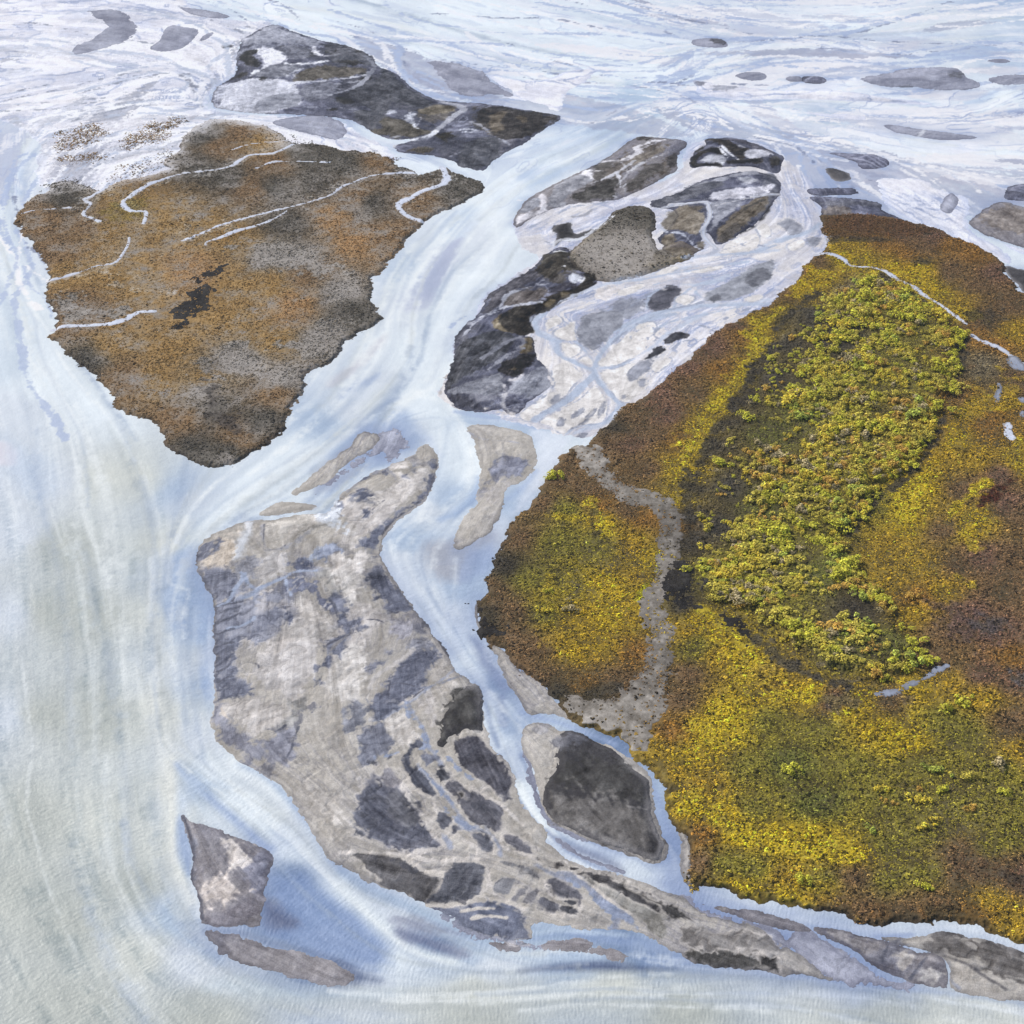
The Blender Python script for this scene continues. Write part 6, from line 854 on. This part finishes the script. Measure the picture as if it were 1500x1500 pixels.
SOLO = [("X 1410,1035", 'lime', 1.7, 'round lime green willow alone on the meadow below the grey pond'), ("X 811,700", 'lime', 1.25, 'lime green willow alone at the edge of the peninsula'), ("X 805,705", 'lime', .8, 'small lime willow touching the lone one at the water edge'), ("X 1245,832", 'lime', 1.9, 'large yellow lime willow at the right end of a pair in the terrace notch'),
 ("X 1228,853", 'lime', 1.7, 'lime willow lower of the pair in the terrace notch'), ("X 1262,886", 'green', 1.5, 'fresh green willow on the dark lower terrace'), ("X 1267,921", 'green', 1.3, 'fresh green willow below another on the dark lower terrace'), ("X 1280,993", 'orange', 1.25, 'orange willow at the lower rim of the terrace'), ("X 1268,963", 'orange', 1.0, 'small orange willow inside the lower rim of the terrace'),
 ("X 1307,976", 'lime', 1.0, 'small lime willow near the grey pond'), ("X 1330,972", 'green', 1.6, 'pale green willow next to the grey pond'), ("X 1297,998", 'lime', .9, 'small lime willow on the lowest edge of the terrace'), ("X 1172,943", 'lime', 1.5, 'lime willow at the lower left of the terrace'), ("X 1137,912", 'olive', 1.7, 'tall olive willow on the lower left rim of the terrace'), ("X 1333,878", 'orange', 1.2, 'orange willow in the brown meadow right of the terrace'),
 ("X 1155,1132", 'lime', 1.1, 'lime willow at the left of the lower meadow'), ("X 1370,1132", 'green', 1.1, 'dull green willow in the lower meadow'), ("X 1463,1125", 'tan', 1.5, 'grey green willow at the right of the lower meadow'), ("X 1468,1164", 'lime', .9, 'lime willow close to the right edge of the meadow'), ("X 1423,1188", 'orange', .8, 'amber willow in the lower meadow'), ("X 1345,1158", 'orange', .6, 'tiny orange willow in the lower meadow'),
 ("X 1297,1161", 'yellow', .95, 'yellow willow in the centre of the lower meadow'), ("X 1307,1180", 'orange', .7, 'small orange willow under the yellow one in the lower meadow'), ("X 1378,1162", 'lime', .9, 'lime willow under the dull green one in the lower meadow'), ("X 1342,1176", 'yellow', 1.0, 'pale yellow willow in the lower meadow'), ("X 1353,1302", 'lime', .9, 'lime willow near the bottom bank'), ("X 1173,1292", 'lime', .9, 'lime willow above the white side channel'),
 ("X 1277,1222", 'green', .9, 'green willow in the yellow belt of the lower meadow'), ("X 1417,1143", 'olive', 1.2, 'olive willow at the upper right of the lower meadow'), ("X 1353,1215", 'yellow', 1.1, 'yellow willow below the middle of the lower meadow'), ("X 805,870", 'lime', .8, 'lime willow in the middle of the peninsula'), ("X 795,898", 'yellow', .8, 'yellow willow in the middle of the peninsula'), ("X 837,897", 'tan', 1.3, 'tan willow in the middle of the peninsula'),
 ("X 1267,446", 'lime', 2.3, 'wide lime willow at the top of the terrace'), ("X 1323,446", 'green', 1.7, 'green willow at the upper right of the terrace'), ("X 1198,522", 'lime', 1.7, 'lime willow alone on the dark left flank of the terrace'), ("X 1093,621", 'lime', 1.7, 'lime willow farthest left on the terrace flank'), ("X 1057,690", 'lime', 1.4, 'lime willow at the left foot of the terrace'), ("X 1265,470", 'olive', 2.2, 'wide olive willow under the top lime one'), ("X 1315,473", 'lime', 1.6, 'lime willow right of the wide olive one')]
for s, k, sz, lb in SOLO:
    p = parse(s)[0]; place(k, p[0], p[1], sz, lb)
GL = {'lime': 'lime green willow shrub in the terrace thicket', 'olive': 'olive willow shrub in the terrace thicket', 'yellow': 'yellow willow shrub in the terrace thicket', 'orange': 'amber willow shrub in the terrace thicket', 'tan': 'tan grey half bare willow shrub in the terrace thicket', 'green': 'dull green willow shrub in the terrace thicket'}
p = parse(RIDGE); gx, gy = ground(p[:, 0], p[:, 1])
x = rng.uniform(gx.min(), gx.max(), 18000); y = rng.uniform(gy.min(), gy.max(), 18000)
r = sample(RID, x, y); qx, qy = chart(x, y)
flank = sst(62, 0, qx-(1000+(900-qy)*.40))*sst(880, 800, qy)                       # the darker, barer left side
prob = (r > 1.0)*(.72+.6*sample(F1, x, y))*(1-.82*flank)*(1-.55*np.exp(-((qx-1270)/70)**2-((qy-905)/50)**2))
prob = prob*(.12+.88*sst(-.22, .12, sample(F2, x, y)+.4*sample(F1, x, y)))
k = rng.random(18000) < prob; x, y, qx, qy, flank, r = x[k], y[k], qx[k], qy[k], flank[k], r[k]
keep = []; cell = {}
for i in range(len(x)):                                   # no two crowns on the same spot
    c = (int(x[i]//2.3), int(y[i]//2.3))
    if any((x[i]-x[j])**2+(y[i]-y[j])**2 < 1.65**2 for a in (-1, 0, 1) for b in (-1, 0, 1) for j in cell.get((c[0]+a, c[1]+b), ())): continue
    cell.setdefault(c, []).append(i); keep.append(i)
keep = sorted(keep, key=lambda i: y[i])
kinds = list(WK); far = []
for n_, i in enumerate(keep):
    w_ = np.array((.24+.3*flank[i], .36, .17, .07, .12, .04)) if qy[i] < 760 else np.array((.20, .42, .15, .05, .10, .08))
    if 640 < qy[i] < 720 and qx[i] < 1250: w_ = np.array((.08, .22, .22, .14, .34, 0))
    if qx[i] > 1330 and r[i] < 6: w_ = np.array((.6, .3, .1, 0, 0, .0))
    kd = kinds[rng.choice(6, p=w_/w_.sum())]; sz = float(np.clip(0.86*math.exp(.40*rng.normal()), .4, 1.8))*(.62 if flank[i] > .6 else 1)
    if n_ < 258: place(kd, qx[i], qy[i], sz, GL[kd], kd+' willows of the terrace thicket', .7)
    else: far.append((x[i], y[i], kd, sz))
if far:
    Vs, Qs, Cs = [], [], []; off = 0
    for a, b, kd, sz in far:
        me = WM[kd][int(rng.integers(0, 6))]; n = len(me.vertices)
        co = np.empty(n*3, np.float32); me.vertices.foreach_get('co', co); co = co.reshape(-1, 3)
        cl = np.empty(n*4, np.float32); me.attributes['albedo'].data.foreach_get('color', cl)
        t = rng.random()*6.28; cs, sn = math.cos(t), math.sin(t); z = float(sample(LZ, np.array([a]), np.array([b]))[0])-.08
        Vs.append(np.stack([(co[:, 0]*cs-co[:, 1]*sn)*sz+a, (co[:, 0]*sn+co[:, 1]*cs)*sz+b, co[:, 2]*sz*.9+z], 1)); Qs.append(np.arange(n).reshape(-1, 4)+off); off += n; Cs.append(cl.reshape(-1, 4)[:, :3])
    link('willow_thicket', build_mesh('willow_thicket', np.concatenate(Vs), np.concatenate(Qs), np.concatenate(Cs), M_LEAF, False), 'far part of the yellow green willow thicket on the terrace', 'shrubs', 'stuff', None)
print('tufts', n1, n2, 'willows', len(keep), 'land', nob[0])
# ------------------------------------------------------------------ camera, sun and sky
cam = bpy.data.cameras.new('camera'); co = bpy.data.objects.new('camera', cam); C.objects.link(co)
cam.sensor_width = 36; cam.lens = 18/T; cam.clip_start = 1; cam.clip_end = 20000
co.location = (0, 0, CAM_H); co.rotation_euler = (math.pi/2-PITCH, 0, 0); bpy.context.scene.camera = co
EL = math.radians(42); AZ = math.radians(-52)               # sun behind the left shoulder of the view
sd = Vector((math.sin(AZ)*math.cos(EL), math.cos(AZ)*math.cos(EL), math.sin(EL)))
su = bpy.data.lights.new('sun', 'SUN'); su.energy = 3.55; su.angle = math.radians(.6); su.color = (1, .955, .885)
so = bpy.data.objects.new('sun', su); C.objects.link(so); so.rotation_euler = sd.to_track_quat('Z', 'Y').to_euler()
w = bpy.data.worlds.new('World'); bpy.context.scene.world = w; w.use_nodes = True; nt = w.node_tree
sky = nt.nodes.new('ShaderNodeTexSky'); sky.sky_type = 'NISHITA'; sky.sun_disc = False; sky.sun_elevation = EL; sky.sun_rotation = AZ; sky.altitude = 300; sky.air_density = 1.0; sky.dust_density = 1.5
bg = nt.nodes['Background']; bg.inputs['Strength'].default_value = .1; nt.links.new(sky.outputs[0], bg.inputs[0])
sc = bpy.context.scene; sc.view_settings.view_transform = 'Standard'; sc.view_settings.look = 'None'; sc.view_settings.exposure = .12; sc.view_settings.gamma = 1

# ------------------------------------------------------------------ a thin veil of air over the valley
bx = bpy.data.meshes.new('haze'); X0, X1, Y0, Y1, Z0, Z1 = -3200, 3200, -300, 6000, -2.0, 318.0
bx.from_pydata([(x, y, z) for z in (Z0, Z1) for y in (Y0, Y1) for x in (X0, X1)], [], [(0, 2, 3, 1), (4, 5, 7, 6), (0, 1, 5, 4), (2, 6, 7, 3), (0, 4, 6, 2), (1, 3, 7, 5)])
hm = bpy.data.materials.new('haze'); hm.use_nodes = True; hn = hm.node_tree; hn.nodes.remove(hn.nodes['Principled BSDF'])
pv = hn.nodes.new('ShaderNodeVolumePrincipled'); pv.inputs['Color'].default_value = (.80, .87, 1, 1); pv.inputs['Density'].default_value = .00006; pv.inputs['Anisotropy'].default_value = .2
hn.links.new(pv.outputs[0], hn.nodes['Material Output'].inputs['Volume']); bx.materials.append(hm); link('haze', bx, 'thin blue haze over the far channels', 'haze', 'stuff')
